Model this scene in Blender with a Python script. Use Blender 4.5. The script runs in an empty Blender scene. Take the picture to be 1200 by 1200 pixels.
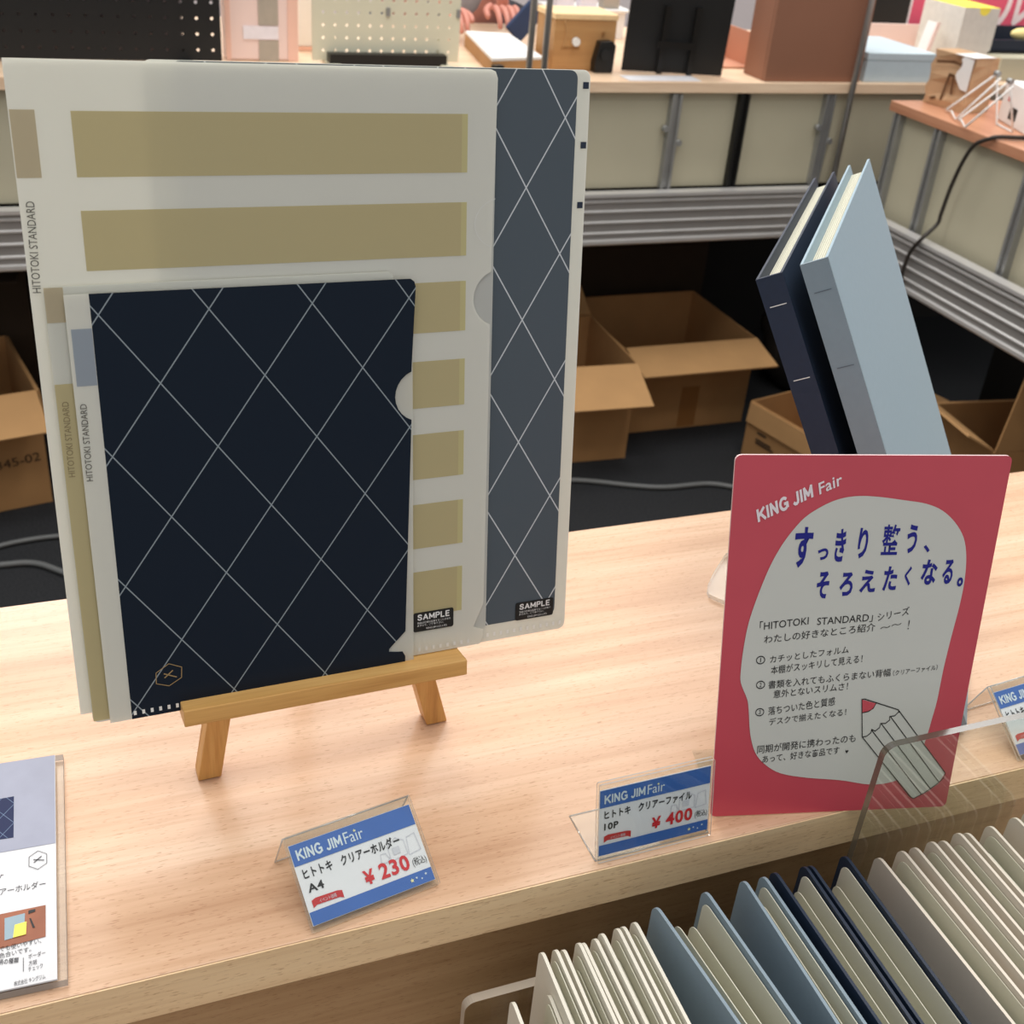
import bpy, bmesh, math, random
from mathutils import Matrix, Vector
random.seed(7)
scene = bpy.context.scene
COL = scene.collection
PI = math.pi

# ------------------------------------------------------------------ camera
cam_d = bpy.data.cameras.new('camera'); cam = bpy.data.objects.new('camera', cam_d); COL.objects.link(cam)
cam_d.sensor_fit = 'HORIZONTAL'; cam_d.sensor_width = 36.0; cam_d.lens = 41.4654
cam_d.clip_start = 0.02; cam_d.clip_end = 60
RIGHT = Vector((0.9337, -0.3493, 0.0785)); DOWN = Vector((-0.1165, -0.5037, -0.856)); FWD = Vector((0.3385, 0.7901, -0.5111))
cm = Matrix((RIGHT, -DOWN, -FWD)).transposed().to_4x4(); cm.translation = (0, 0, 1.33)
cam.matrix_world = cm
cam_d.dof.use_dof = True; cam_d.dof.focus_distance = 0.62; cam_d.dof.aperture_fstop = 20.0
scene.camera = cam

# ------------------------------------------------------------------ world, lamps, exposure
w = bpy.data.worlds.new('hall_light'); scene.world = w; w.use_nodes = True
w.node_tree.nodes['Background'].inputs[0].default_value = (0.97, 0.985, 1.0, 1)
w.node_tree.nodes['Background'].inputs[1].default_value = 0.56
def area(name, loc, target, sx, sy, power, col=(1, .965, .92)):
    d = bpy.data.lights.new(name, 'AREA'); d.shape = 'RECTANGLE'; d.size = sx; d.size_y = sy; d.energy = power; d.color = col
    o = bpy.data.objects.new(name, d); COL.objects.link(o); o.location = loc
    o.rotation_euler = (Vector(target) - Vector(loc)).to_track_quat('-Z', 'Y').to_euler(); return o
area('hall_ceiling_lamp', (-0.35, 1.55, 3.6), (0.2, .7, .8), 1.6, .5, 25)
area('hall_ceiling_lamp', (1.3, 1.2, 3.6), (1.0, 1.2, .8), 1.2, .5, 25)
area('hall_ceiling_lamp', (1.6, 3.2, 3.6), (1.4, 2.6, .8), 4.2, 2.2, 92)
area('hall_ceiling_lamp', (0.1, -0.15, 3.6), (.2, .5, .8), 1.6, .5, 22)
area('hall_ceiling_lamp', (0.5, 5.6, 3.6), (.8, 5.0, .5), 3.0, .6, 120)
scene.view_settings.view_transform = 'Standard'; scene.view_settings.look = 'None'
scene.view_settings.gamma = 1.0; scene.view_settings.use_curve_mapping = False
scene.view_settings.exposure = 0.0

# ------------------------------------------------------------------ materials
def lin(c):
    return tuple((x/255/12.92 if x/255 <= .04045 else ((x/255+.055)/1.055)**2.4) for x in c) + (1.0,)
def newmat(name):
    m = bpy.data.materials.new(name); m.use_nodes = True
    nt = m.node_tree; nt.nodes.clear(); out = nt.nodes.new('ShaderNodeOutputMaterial'); return m, nt, out
def N(nt, typ, **kw):
    n = nt.nodes.new(typ)
    for k, v in kw.items(): setattr(n, k, v)
    return n
def mathn(nt, op, a, b=None, c=None, clamp=False):
    n = nt.nodes.new('ShaderNodeMath'); n.operation = op; n.use_clamp = clamp
    for i, v in enumerate((a, b, c)):
        if v is None: continue
        if isinstance(v, (int, float)): n.inputs[i].default_value = v
        else: nt.links.new(v, n.inputs[i])
    return n.outputs[0]
def mat(name, rgb, rough=.55, metal=0.0, var=.05, scale=60, spec=.4, coat=0.0, bump=0.0):
    m, nt, out = newmat(name)
    p = N(nt, 'ShaderNodeBsdfPrincipled'); nt.links.new(p.outputs[0], out.inputs[0])
    p.inputs['Roughness'].default_value = rough; p.inputs['Metallic'].default_value = metal
    p.inputs['Specular IOR Level'].default_value = spec; p.inputs['Coat Weight'].default_value = coat
    c = lin(rgb)
    tc = N(nt, 'ShaderNodeTexCoord'); nz = N(nt, 'ShaderNodeTexNoise'); nz.inputs['Scale'].default_value = scale; nz.inputs['Detail'].default_value = 3
    nt.links.new(tc.outputs['Object'], nz.inputs['Vector'])
    rp = N(nt, 'ShaderNodeValToRGB'); rp.color_ramp.elements[0].position = .3; rp.color_ramp.elements[1].position = .7
    rp.color_ramp.elements[0].color = tuple(x*(1-var) for x in c[:3])+(1,); rp.color_ramp.elements[1].color = tuple(min(1, x*(1+var)) for x in c[:3])+(1,)
    nt.links.new(nz.outputs['Fac'], rp.inputs[0]); nt.links.new(rp.outputs[0], p.inputs['Base Color'])
    if bump:
        b = N(nt, 'ShaderNodeBump'); b.inputs['Strength'].default_value = bump; b.inputs['Distance'].default_value = .001
        nt.links.new(nz.outputs['Fac'], b.inputs['Height']); nt.links.new(b.outputs[0], p.inputs['Normal'])
    return m
def wood(name, light, mid, dark, rough=.3, axis='X', fleck=True, freq=1.0, spec=.5):
    m, nt, out = newmat(name)
    p = N(nt, 'ShaderNodeBsdfPrincipled'); nt.links.new(p.outputs[0], out.inputs[0]); p.inputs['Roughness'].default_value = rough
    p.inputs['Specular IOR Level'].default_value = spec
    tc = N(nt, 'ShaderNodeTexCoord')
    def noise(sl, st, det=4, off=0):
        mp = N(nt, 'ShaderNodeMapping'); mp.inputs['Scale'].default_value = {'X': (sl, st, st), 'Y': (st, sl, st), 'Z': (st, st, sl)}[axis]
        mp.inputs['Location'].default_value = (off, off*.7, off*.3)
        nt.links.new(tc.outputs['Object'], mp.inputs['Vector'])
        n = N(nt, 'ShaderNodeTexNoise'); n.inputs['Scale'].default_value = 1; n.inputs['Detail'].default_value = det
        nt.links.new(mp.outputs[0], n.inputs['Vector']); return n.outputs['Fac']
    a = noise(2.2*freq, 42*freq, 5)
    rp = N(nt, 'ShaderNodeValToRGB'); e = rp.color_ramp.elements
    e[0].position = .28; e[0].color = lin(dark); e[1].position = .72; e[1].color = lin(light); k = e.new(.5); k.color = lin(mid)
    nt.links.new(a, rp.inputs[0])
    col = rp.outputs[0]
    g = noise(14*freq, 420*freq, 2, 3.0)
    def mixm(colr, fac, tint):
        mx = N(nt, 'ShaderNodeMix', data_type='RGBA', blend_type='MULTIPLY'); nt.links.new(fac, mx.inputs[0])
        nt.links.new(colr, mx.inputs[6]); mx.inputs[7].default_value = tint; return mx.outputs[2]
    gr = N(nt, 'ShaderNodeMapRange'); gr.inputs[1].default_value = .45; gr.inputs[2].default_value = .75; gr.inputs[4].default_value = .55; nt.links.new(g, gr.inputs[0])
    col = mixm(col, gr.outputs[0], (.80, .72, .66, 1))
    if fleck:
        fl = noise(170*freq, 1300*freq, 1, 9.0)
        fr = N(nt, 'ShaderNodeMapRange'); fr.inputs[1].default_value = .64; fr.inputs[2].default_value = .70; fr.inputs[4].default_value = .6; nt.links.new(fl, fr.inputs[0])
        col = mixm(col, fr.outputs[0], (.62, .5, .42, 1))
    nt.links.new(col, p.inputs['Base Color']); return m
def film(name, rgb, clear=.2, trans=.5, rough=.35, gloss=.06):
    """frosted plastic sheet: partly clear, partly scattering light through"""
    m, nt, out = newmat(name); c = lin(rgb)
    tr = N(nt, 'ShaderNodeBsdfTransparent'); tr.inputs[0].default_value = (.97, .97, .95, 1)
    df = N(nt, 'ShaderNodeBsdfDiffuse'); df.inputs[0].default_value = c
    tl = N(nt, 'ShaderNodeBsdfTranslucent'); tl.inputs[0].default_value = c
    gl = N(nt, 'ShaderNodeBsdfGlossy'); gl.inputs['Roughness'].default_value = rough
    m1 = N(nt, 'ShaderNodeMixShader'); m1.inputs[0].default_value = trans; nt.links.new(df.outputs[0], m1.inputs[1]); nt.links.new(tl.outputs[0], m1.inputs[2])
    m2 = N(nt, 'ShaderNodeMixShader'); m2.inputs[0].default_value = clear; nt.links.new(m1.outputs[0], m2.inputs[1]); nt.links.new(tr.outputs[0], m2.inputs[2])
    m3 = N(nt, 'ShaderNodeMixShader'); m3.inputs[0].default_value = gloss; nt.links.new(m2.outputs[0], m3.inputs[1]); nt.links.new(gl.outputs[0], m3.inputs[2])
    nt.links.new(m3.outputs[0], out.inputs[0]); return m
def acrylic(name, tint=(.97, .98, .97), fac=1.0):
    m, nt, out = newmat(name)
    tr = N(nt, 'ShaderNodeBsdfTransparent'); tr.inputs[0].default_value = tint + (1,)
    gl = N(nt, 'ShaderNodeBsdfGlossy'); gl.inputs['Roughness'].default_value = .04
    lw = N(nt, 'ShaderNodeLayerWeight'); lw.inputs[0].default_value = .5
    fr = mathn(nt, 'MULTIPLY_ADD', mathn(nt, 'POWER', lw.outputs['Facing'], 4.0), .8*fac, .035*fac)
    mx = N(nt, 'ShaderNodeMixShader'); nt.links.new(fr, mx.inputs[0]); nt.links.new(tr.outputs[0], mx.inputs[1]); nt.links.new(gl.outputs[0], mx.inputs[2])
    nt.links.new(mx.outputs[0], out.inputs[0]); return m
def diamond(name, base, line, x0, y0, hx=.02445, hy=.0334, wid=.00033, rough=.5):
    """printed sheet with fine crossing lines; lattice in the sheet's own metres"""
    m, nt, out = newmat(name)
    p = N(nt, 'ShaderNodeBsdfPrincipled'); nt.links.new(p.outputs[0], out.inputs[0]); p.inputs['Roughness'].default_value = rough; p.inputs['Specular IOR Level'].default_value = .22
    tc = N(nt, 'ShaderNodeTexCoord'); sx = N(nt, 'ShaderNodeSeparateXYZ'); nt.links.new(tc.outputs['Object'], sx.inputs[0])
    a = mathn(nt, 'DIVIDE', mathn(nt, 'SUBTRACT', sx.outputs[0], x0), 2*hx); b = mathn(nt, 'DIVIDE', mathn(nt, 'SUBTRACT', sx.outputs[1], y0), 2*hy)
    thr = wid*math.hypot(1/(2*hx), 1/(2*hy))
    d = mathn(nt, 'MINIMUM', mathn(nt, 'PINGPONG', mathn(nt, 'ADD', a, b), .5), mathn(nt, 'PINGPONG', mathn(nt, 'SUBTRACT', a, b), .5))
    f = mathn(nt, 'LESS_THAN', d, thr)
    mx = N(nt, 'ShaderNodeMix', data_type='RGBA'); nt.links.new(f, mx.inputs[0]); mx.inputs[6].default_value = lin(base); mx.inputs[7].default_value = lin(line)
    nt.links.new(mx.outputs[2], p.inputs['Base Color']); return m

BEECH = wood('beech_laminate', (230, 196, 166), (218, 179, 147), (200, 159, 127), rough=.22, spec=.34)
BEECH_EDGE = wood('beech_panel_shaded', (190, 156, 116), (176, 142, 102), (158, 124, 86), rough=.4)  # panel beech darkened in colour to carry the shade below the worktop overhang
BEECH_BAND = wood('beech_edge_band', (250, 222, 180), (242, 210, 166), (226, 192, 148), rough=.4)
BEECH_FAR = wood('beech_counter', (250, 224, 194), (242, 212, 180), (230, 196, 164), rough=.35, fleck=False)
REDWOOD = wood('red_beech', (214, 158, 126), (200, 144, 112), (184, 126, 96), rough=.35, axis='Y', fleck=False)
PINE = wood('pine', (230, 186, 118), (216, 166, 96), (190, 136, 70), rough=.4, axis='X', fleck=False, freq=2.5)
PINE_LEG = wood('pine_leg', (226, 178, 108), (210, 156, 86), (176, 120, 60), rough=.4, axis='Y', fleck=False, freq=2.5)
CARPET = mat('dark_carpet', (46, 47, 49), .95, var=.35, scale=260, spec=.1, bump=.6)
ALU = mat('brushed_aluminium', (214, 213, 212), .38, .45, .04, 20)
ALU_GROOVE = mat('aluminium_groove', (160, 158, 156), .45, .4, .04, 20)
STEEL = mat('grey_steel', (164, 165, 164), .4, .6, .06, 30)
CREAM = mat('cream_panel', (190, 184, 160), .6, 0, .03, 8)
DARKIN = mat('black_drape', (26, 23, 20), .9, 0, .2, 8)
CARD = mat('corrugated_cardboard', (172, 130, 84), .8, 0, .06, 14)
CARD_IN = mat('cardboard_inside', (186, 144, 96), .8, 0, .06, 14)
CARD_DARK = mat('shaded_cardboard', (52, 40, 28), .85, 0, .1, 14)  # cardboard colour taken near black to stand for the shade under the counter
TAPE = mat('brown_parcel_tape', (150, 104, 58), .35, 0, .04, 20)
PRINT = mat('dark_print', (60, 46, 34), .8)
CABLE = mat('grey_cable', (104, 106, 106), .5)
CABLE_D = mat('black_cable', (52, 46, 42), .5)
BLACK = mat('black_board', (22, 23, 24), .55, 0, .1, 12)
BLACKPLA = mat('black_plastic', (18, 18, 18), .4)
WHITE = mat('white_card', (236, 236, 234), .55, 0, .02)
PAPER = mat('white_paper', (222, 222, 224), .6, 0, .02)
NAVY = mat('navy_cover', (26, 40, 60), .5, 0, .05, 200)
NAVY_SPINE = mat('navy_cover_cloth', (30, 44, 66), .55, 0, .06, 300)
SKY = mat('pale_blue_cover', (146, 168, 180), .5, 0, .02, 200)
SKY_L = mat('light_blue_cover', (130, 147, 158), .5, 0, .02, 200)
IVORY = mat('ivory_cover', (222, 217, 202), .5, 0, .02, 60)
IVORY_W = mat('warm_ivory_cover', (220, 210, 194), .5, 0, .02, 60)
POCKET = film('frosted_pocket', (236, 234, 216), clear=.06, trans=.25, gloss=.05)
GRIT = mat('ivory_pegboard_metal', (216, 213, 190), .5, 0, .02, 10)
PINK = mat('pink_banner_print', (226, 92, 122), .6, 0, .02)
WHITEPRINT = mat('white_print', (238, 228, 232), .6)
BROWN = mat('copper_brown_board', (142, 98, 76), .55, 0, .03, 10)
COPPER = mat('light_copper_board', (206, 150, 122), .55, 0, .03, 10)
TAN = wood('tan_fibreboard', (196, 152, 98), (184, 138, 86), (172, 126, 76), rough=.6, fleck=False)
TANTOP = mat('pale_birch_edge', (240, 206, 156), .5)
PALEPINK = mat('pale_pink_card', (240, 214, 206), .6, 0, .03, 6)
PEACH = mat('peach_card', (240, 196, 178), .6, 0, .03, 6)
TAUPE = mat('taupe_card', (176, 166, 152), .6)
LILAC = mat('pale_lilac_card', (236, 230, 236), .6)
BLUEBOX = mat('pale_blue_box', (190, 206, 214), .5, 0, .02)
YELLOW = mat('yellow_flap', (250, 232, 90), .5)
NAVYBOX = mat('navy_box', (30, 36, 52), .5)
KRAFT = mat('kraft_paper', (192, 156, 120), .75, 0, .1, 30, bump=.8)
KRAFT_INK = mat('brown_ink', (104, 72, 46), .75)
WIRE = mat('white_coated_wire', (240, 236, 232), .35)
BLACKINK_FAR = mat('black_print', (26, 26, 28), .5); RED_FAR = mat('red_print', (190, 44, 44), .5)
HALLWALL = mat('hall_partition', (236, 224, 222), .7, 0, .03, 2)

# ------------------------------------------------------------------ mesh helpers
class MB:
    def __init__(s): s.bm = bmesh.new()
    def box(s, c, size, rz=0.0, mi=0, M=None):
        X = (M or Matrix()) @ Matrix.Translation(c) @ Matrix.Rotation(rz, 4, 'Z') @ Matrix.Diagonal((size[0], size[1], size[2], 1))
        r = bmesh.ops.create_cube(s.bm, size=1.0, matrix=X)
        for fc in {fc for v in r['verts'] for fc in v.link_faces}: fc.material_index = mi
        return s
    def span(s, a, b, mi=0):
        return s.box([(a[i]+b[i])/2 for i in range(3)], [abs(b[i]-a[i]) for i in range(3)], mi=mi)
    def prism(s, poly, z0, z1, M=None, mi=0, side=None):
        M = M or Matrix()
        lo = [s.bm.verts.new(M @ Vector((x, y, z0))) for x, y in poly]; hi = [s.bm.verts.new(M @ Vector((x, y, z1))) for x, y in poly]
        fs = [s.bm.faces.new(hi), s.bm.faces.new(lo[::-1])]
        for fc in fs: fc.material_index = mi
        n = len(poly)
        for i in range(n):
            fc = s.bm.faces.new((lo[i], lo[(i+1) % n], hi[(i+1) % n], hi[i])); fc.material_index = mi if side is None else side
        return s
    def poly(s, pts, mi=0):
        fc = s.bm.faces.new([s.bm.verts.new(Vector(p)) for p in pts]); fc.material_index = mi; return s
    def hexa(s, p, mi=0):
        """eight corners: four of the bottom ring, four of the top ring"""
        v = [s.bm.verts.new(Vector(q)) for q in p]
        for ix in ((3, 2, 1, 0), (4, 5, 6, 7), (0, 1, 5, 4), (1, 2, 6, 5), (2, 3, 7, 6), (3, 0, 4, 7)):
            s.bm.faces.new([v[i] for i in ix]).material_index = mi
        return s
    def tube(s, pts, r, seg=8, mi=0, cap=True):
        pts = [Vector(p) for p in pts]; rings = []; up = Vector((0, 0, 1)); prev = None
        for i, p in enumerate(pts):
            d = (pts[min(i+1, len(pts)-1)] - pts[max(i-1, 0)]).normalized()
            a = prev if prev is not None else (up if abs(d.z) < .9 else Vector((1, 0, 0)))
            x = (a - d*a.dot(d)).normalized(); y = d.cross(x); prev = x
            rr = r[i] if isinstance(r, (list, tuple)) else r
            rings.append([s.bm.verts.new(p + (x*math.cos(t) + y*math.sin(t))*rr) for t in [2*PI*k/seg for k in range(seg)]])
        for a, b in zip(rings, rings[1:]):
            for k in range(seg):
                fc = s.bm.faces.new((a[k], a[(k+1) % seg], b[(k+1) % seg], b[k])); fc.material_index = mi; fc.smooth = True
        if cap: s.bm.faces.new(rings[0][::-1]).material_index = mi; s.bm.faces.new(rings[-1]).material_index = mi
        return s
    def cyl(s, c, r, h, axis=(0, 0, 1), seg=20, mi=0):
        c = Vector(c); a = Vector(axis).normalized(); return s.tube([c-a*h/2, c+a*h/2], r, seg, mi)
    def map(s, fn):
        for v in s.bm.verts: v.co = fn(v.co)
        return s
    def build(s, name, mats, parent=None, F=None, bevel=0, smooth=False, world=False, normals=True):
        if not isinstance(mats, (list, tuple)): mats = [mats]
        me = bpy.data.meshes.new(name)
        if normals: bmesh.ops.recalc_face_normals(s.bm, faces=s.bm.faces)
        if world:
            Mi = (FR[parent.name] if parent else F).inverted()
            for v in s.bm.verts: v.co = Mi @ v.co
        s.bm.to_mesh(me); s.bm.free()
        for m in mats: me.materials.append(m)
        o = bpy.data.objects.new(name, me); COL.objects.link(o)
        if smooth:
            for p in me.polygons: p.use_smooth = True
        if parent: o.parent = parent; FR[o.name] = FR[parent.name]
        else:
            F = F or Matrix(); o.matrix_world = F; FR[o.name] = F
        if bevel:
            b = o.modifiers.new('bevel', 'BEVEL'); b.width = bevel; b.segments = 2; b.limit_method = 'ANGLE'
        return o
FR = {}
def tag(o, label, cat, group=None, kind=None):
    if label: o['label'] = label
    if cat: o['category'] = cat
    if group: o['group'] = group
    if kind: o['kind'] = kind
    return o
def thing(name, label, cat, F, group=None):
    o = bpy.data.objects.new(name, None); COL.objects.link(o); o.empty_display_size = .02
    if not isinstance(F, Matrix): F = Matrix.Translation(F)
    o.matrix_world = F; FR[o.name] = F
    return tag(o, label, cat, group)
def frame(O, U, V):
    U = Vector(U).normalized(); V = Vector(V); V = (V - U*V.dot(U)).normalized(); W = U.cross(V)
    M = Matrix((U, V, W)).transposed().to_4x4(); M.translation = Vector(O); return M
def frot(loc, rz): return Matrix.Translation(loc) @ Matrix.Rotation(rz, 4, 'Z')
ident = lambda p: p
def rrect(x0, y0, x1, y1, r, seg=5):
    pts = []
    for cx, cy, a0 in ((x1-r, y1-r, 0), (x0+r, y1-r, 90), (x0+r, y0+r, 180), (x1-r, y0+r, 270)):
        for k in range(seg+1):
            a = math.radians(a0+90*k/seg); pts.append((cx+r*math.cos(a), cy+r*math.sin(a)))
    return pts
def strip(pts, wd):
    """flat line of the given width as quads (2D)"""
    out = []
    for a, b in zip(pts, pts[1:]):
        a, b = Vector(a), Vector(b); d = (b-a)
        if d.length < 1e-9: continue
        d.normalize(); n = Vector((-d.y, d.x))*wd/2; e = d*wd*.3
        out.append([a-e+n, a-e-n, b+e-n, b+e+n])
    return out
def text_mesh(s, bold=0.0, res=3):
    c = bpy.data.curves.new('lettering', 'FONT'); c.body = s; c.size = 1; c.resolution_u = res; c.offset = bold; c.fill_mode = 'FRONT'; c.space_character = 1.0 + 4.0*bold
    o = bpy.data.objects.new('lettering', c); COL.objects.link(o); bpy.context.view_layer.update()
    me = bpy.data.meshes.new_from_object(o.evaluated_get(bpy.context.evaluated_depsgraph_get()))
    bpy.data.objects.remove(o); bpy.data.curves.remove(c); return me
def letter(parent, s, A, B, h, m, name='lettering', bold=0.0, z=.0004, fm=ident, cap=.72, aspect=1.0, box=None):
    """a line of lettering from A to B (baseline, in the plane of its parent), capitals h tall; box fits one glyph"""
    if not s: return None
    me = text_mesh(s, bold); vs = me.vertices
    x0 = min(v.co.x for v in vs); x1 = max(v.co.x for v in vs); y0 = min(v.co.y for v in vs); y1 = max(v.co.y for v in vs)
    if box:
        bx0, by0, bx1, by1 = box
        f = lambda p: fm(Vector((bx0+(p.x-x0)/(x1-x0)*(bx1-bx0), by0+(p.y-y0)/(y1-y0)*(by1-by0), z)))
    else:
        A, B = Vector(A), Vector(B); d = (B-A); e = d/(x1-x0); n = Vector((-d.y, d.x)).normalized()*(h/cap)*aspect
        def f(p):
            q = A + e*(p.x-x0) + n*p.y; return fm(Vector((q.x, q.y, z)))
    for v in vs: v.co = f(v.co.copy())
    me.name = name; me.materials.clear(); me.materials.append(m)
    o = bpy.data.objects.new(name, me); COL.objects.link(o); o.parent = parent; FR[o.name] = FR[parent.name]; return o

GLYPH = {'K': (.62, [[(0, 0), (0, 1)], [(.62, 1), (.04, .42)], [(.22, .60), (.66, 0)]]), 'I': (0, [[(0, 0), (0, 1)]]), 'N': (.58, [[(0, 0), (0, 1), (.58, 0), (.58, 1)]]),
         'G': (.68, [[(.36+.36*math.cos(a), .5+.5*math.sin(a)) for a in [math.radians(48+15*k) for k in range(20)]] + [(.70, .12), (.70, .47), (.44, .47)]]),
         'J': (.40, [[(.40, 1), (.40, .26), (.36, .10), (.24, .01), (.10, .02), (0, .14)]]), 'A': (.66, [[(0, 0), (.33, 1), (.66, 0)], [(.12, .32), (.54, .32)]]), 'P': (.50, [[(0, 0), (0, 1), (.36, 1), (.48, .92), (.52, .76), (.48, .58), (.36, .50), (0, .50)]]),
         'L': (.46, [[(0, 1), (0, 0), (.46, 0)]]), 'E': (.48, [[(.48, 1), (0, 1), (0, 0), (.48, 0)], [(0, .51), (.42, .51)]]),
         'S': (.54, [[(.53, .80), (.44, .97), (.27, 1), (.10, .96), (.02, .78), (.10, .60), (.27, .52), (.45, .43), (.54, .24), (.45, .05), (.27, 0), (.08, .05), (0, .22)]]), 'M': (.70, [[(0, 0), (0, 1), (.35, .25), (.70, 1), (.70, 0)]])}
def block_letters(parent, s, A, B, h, m, weight=.2, z=.0004, fm=ident, name='lettering', hv=None):
    """heavy capitals drawn as strokes from A to B"""
    polys = []; x = weight/2
    for ch in s:
        if ch == ' ': x += .34; continue
        wd, st = GLYPH[ch]
        for pl in st: polys += strip([(x+px_, .08+py_*.84) for px_, py_ in pl], weight)
        x += wd + weight + .12
    x -= .12 + weight/2; A, B = Vector(A), Vector(B); d = (B-A)/x; n = Vector((-d.y, d.x)).normalized()*h; b = MB()
    if hv: n = Vector(hv)*h
    for i, q in enumerate(polys):
        pp_ = [A + d*p.x + n*p.y for p in q]; b.poly([(p.x, p.y, z + (i % 5)*.00001) for p in pp_])
    b.map(fm); return b.build(name, m, parent, normals=False)

# ================================================================== THE SETTING
tag(MB().span((-6, -2, -.05), (10, 11, 0)).build('floor', CARPET), 'dark charcoal carpet on the hall floor', 'floor', kind='structure')
tag(MB().span((-6, 6.2, 0), (10, 6.3, 2.6)).build('wall_back', HALLWALL), 'pale partition at the far side of the hall', 'wall', kind='structure')

# ------------------------------------------------------------------ display table in front
T = thing('display_table', 'stepped beech display table holding the folders, signs and files', 'table', (0.3, .54, 0))
MB().span((-.9, .381, .8262), (1.45, .698, .854)).build('worktop', [BEECH], T, bevel=.0005, world=True)
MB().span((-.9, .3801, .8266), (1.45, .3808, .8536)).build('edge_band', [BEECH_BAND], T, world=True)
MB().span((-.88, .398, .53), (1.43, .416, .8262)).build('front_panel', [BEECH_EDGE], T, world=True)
MB().span((-.9, .02, .508), (1.45, .416, .53)).build('lower_shelf', [BEECH], T, world=True)
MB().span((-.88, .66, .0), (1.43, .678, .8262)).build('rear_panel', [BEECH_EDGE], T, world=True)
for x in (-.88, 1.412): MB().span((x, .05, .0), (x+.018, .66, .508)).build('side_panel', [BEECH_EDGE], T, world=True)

# ------------------------------------------------------------------ back and side counters
CT, CB = .862, .84
BK = thing('display_counter', 'long beech counter across the back with cream panels below it', 'counter', (.6, 2.6, 0))
MB().span((-1.6, 2.30, CB), (4.2, 2.98, CT)).build('worktop', [BEECH_FAR], BK, world=True, bevel=.001)
px = [-1.5, -.62, 1.2817, 1.448, 1.6702, 2.4]
for a, b in zip(px, px[1:]): MB().span((a+.004, 2.318, .636), (b-.004, 2.326, CB-.002)).build('back_panel', CREAM, BK, world=True)
for i, x in enumerate(px):
    p = MB().span((x-.012, 2.308, .636), (x+.012, 2.318, CB-.003)).span((x-.012, 2.302, .636), (x-.006, 2.308, CB-.003)).span((x+.006, 2.302, .636), (x+.012, 2.308, CB-.003)).build('post', BLACKPLA if i == 3 else STEEL, BK, world=True)
    if i in (2, 4):
        for s, z in ((-1, .765), (1, .735)): MB().cyl((x+s*.018, 2.306, z), .007, .012, (0, 1, 0), 10).build('clip', STEEL, p, world=True)
MB().span((-1.6, 2.92, 0), (4.2, 2.94, CB)).build('rear_panel', DARKIN, BK, world=True)
MB().span((-1.63, 2.32, 0), (-1.603, 2.90, CB)).build('side_panel', DARKIN, BK, world=True)
SD = thing('display_counter', 'reddish beech side counter at the right with cream panels below it', 'counter', (2.0, 1.3, 0))
MB().span((1.70, -.4, CB+.002), (2.3, 2.1363, CT)).build('worktop', [REDWOOD], SD, world=True, bevel=.001)
py = [2.1063, 1.9712, 1.7018, 1.3, .6, -.3]
for a, b in zip(py, py[1:]): MB().span((1.716, a-.004, .62), (1.724, b+.004, CB)).build('back_panel', CREAM, SD, world=True)
for y in py:
    MB().span((1.706, y-.011, .62), (1.716, y+.011, CB)).span((1.70, y-.011, .62), (1.706, y-.005, CB)).span((1.70, y+.005, .62), (1.706, y+.011, CB)).build('post', STEEL, SD, world=True)
MB().span((2.26, -.4, 0), (2.28, 2.2, CB)).build('rear_panel', DARKIN, SD, world=True)
def rail(name, label, horizontal):
    """ribbed aluminium beam: face with four raised ribs and a bright lip at top and bottom"""
    r = thing(name, label, 'rail', (.6, 2.29, .52) if horizontal else (1.67, 1.2, .52))
    prof = [(0, 0), (.008, 0), (.010, .003), (.010, .010), (.004, .012)]
    z0, z1 = .523, .636
    zs = [.022, .046, .070, .092]
    for z in zs: prof += [(.004, z), (.0075, z+.002), (.0075, z+.005), (.004, z+.007)]
    prof += [(.004, .104), (.010, .106), (.010, .113), (-.018, .113), (-.018, .108), (-.006, .106), (-.006, 0)]
    m = MB(); L0, L1 = (-1.6, 1.662) if horizontal else (-.4, 2.268)
    def P(d, z, t): return (t, 2.28-d, z0+z) if horizontal else (1.67-d, t, z0+z)
    a = [m.bm.verts.new(P(d, z, L0)) for d, z in prof]; b = [m.bm.verts.new(P(d, z, L1)) for d, z in prof]
    n = len(prof)
    for i in range(n):
        j = (i+1) % n; fc = m.bm.faces.new((a[i], a[j], b[j], b[i]))
        flat = abs(prof[i][0]-.004) < 1e-6 and abs(prof[j][0]-.004) < 1e-6
        fc.material_index = 1 if flat else 0
    m.bm.faces.new(a[::-1]); m.bm.faces.new(b)
    m.build('beam', [ALU, ALU_GROOVE], r, world=True); 
    MB().span(*(((-1.6, 2.287, .523), (1.66, 2.297, .630)) if horizontal else ((1.677, -.4, .523), (1.686, 2.26, .60)))).build('backing_bar', STEEL, r, world=True)
rail('aluminium_rail', 'long ribbed aluminium rail under the back counter panels', True)
rail('aluminium_rail', 'ribbed aluminium rail under the side counter at the right', False)

# slim steel rods rising from the rail
for a, b, lb in (((0.9615, 2.288, 0.9534), None, 'slim grey steel rod just left of the tan fibreboard box'), ((0.9289, 2.288, 0.9528), None, 'slim grey steel rod in front of the white paper stack'), ((1.7094, 2.288, 0.8607), None, 'slim grey steel rod in front of the big brown board')):
    r = thing('steel_rod', lb, 'rod', (a[0], 2.288, .637), 'slim steel rods standing on the back rail')
    MB().cyl((0, 0, .46), .0065, .90).build('rod', STEEL, r); MB().cyl((0, 0, .006), .012, .010).build('foot', STEEL, r)

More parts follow.
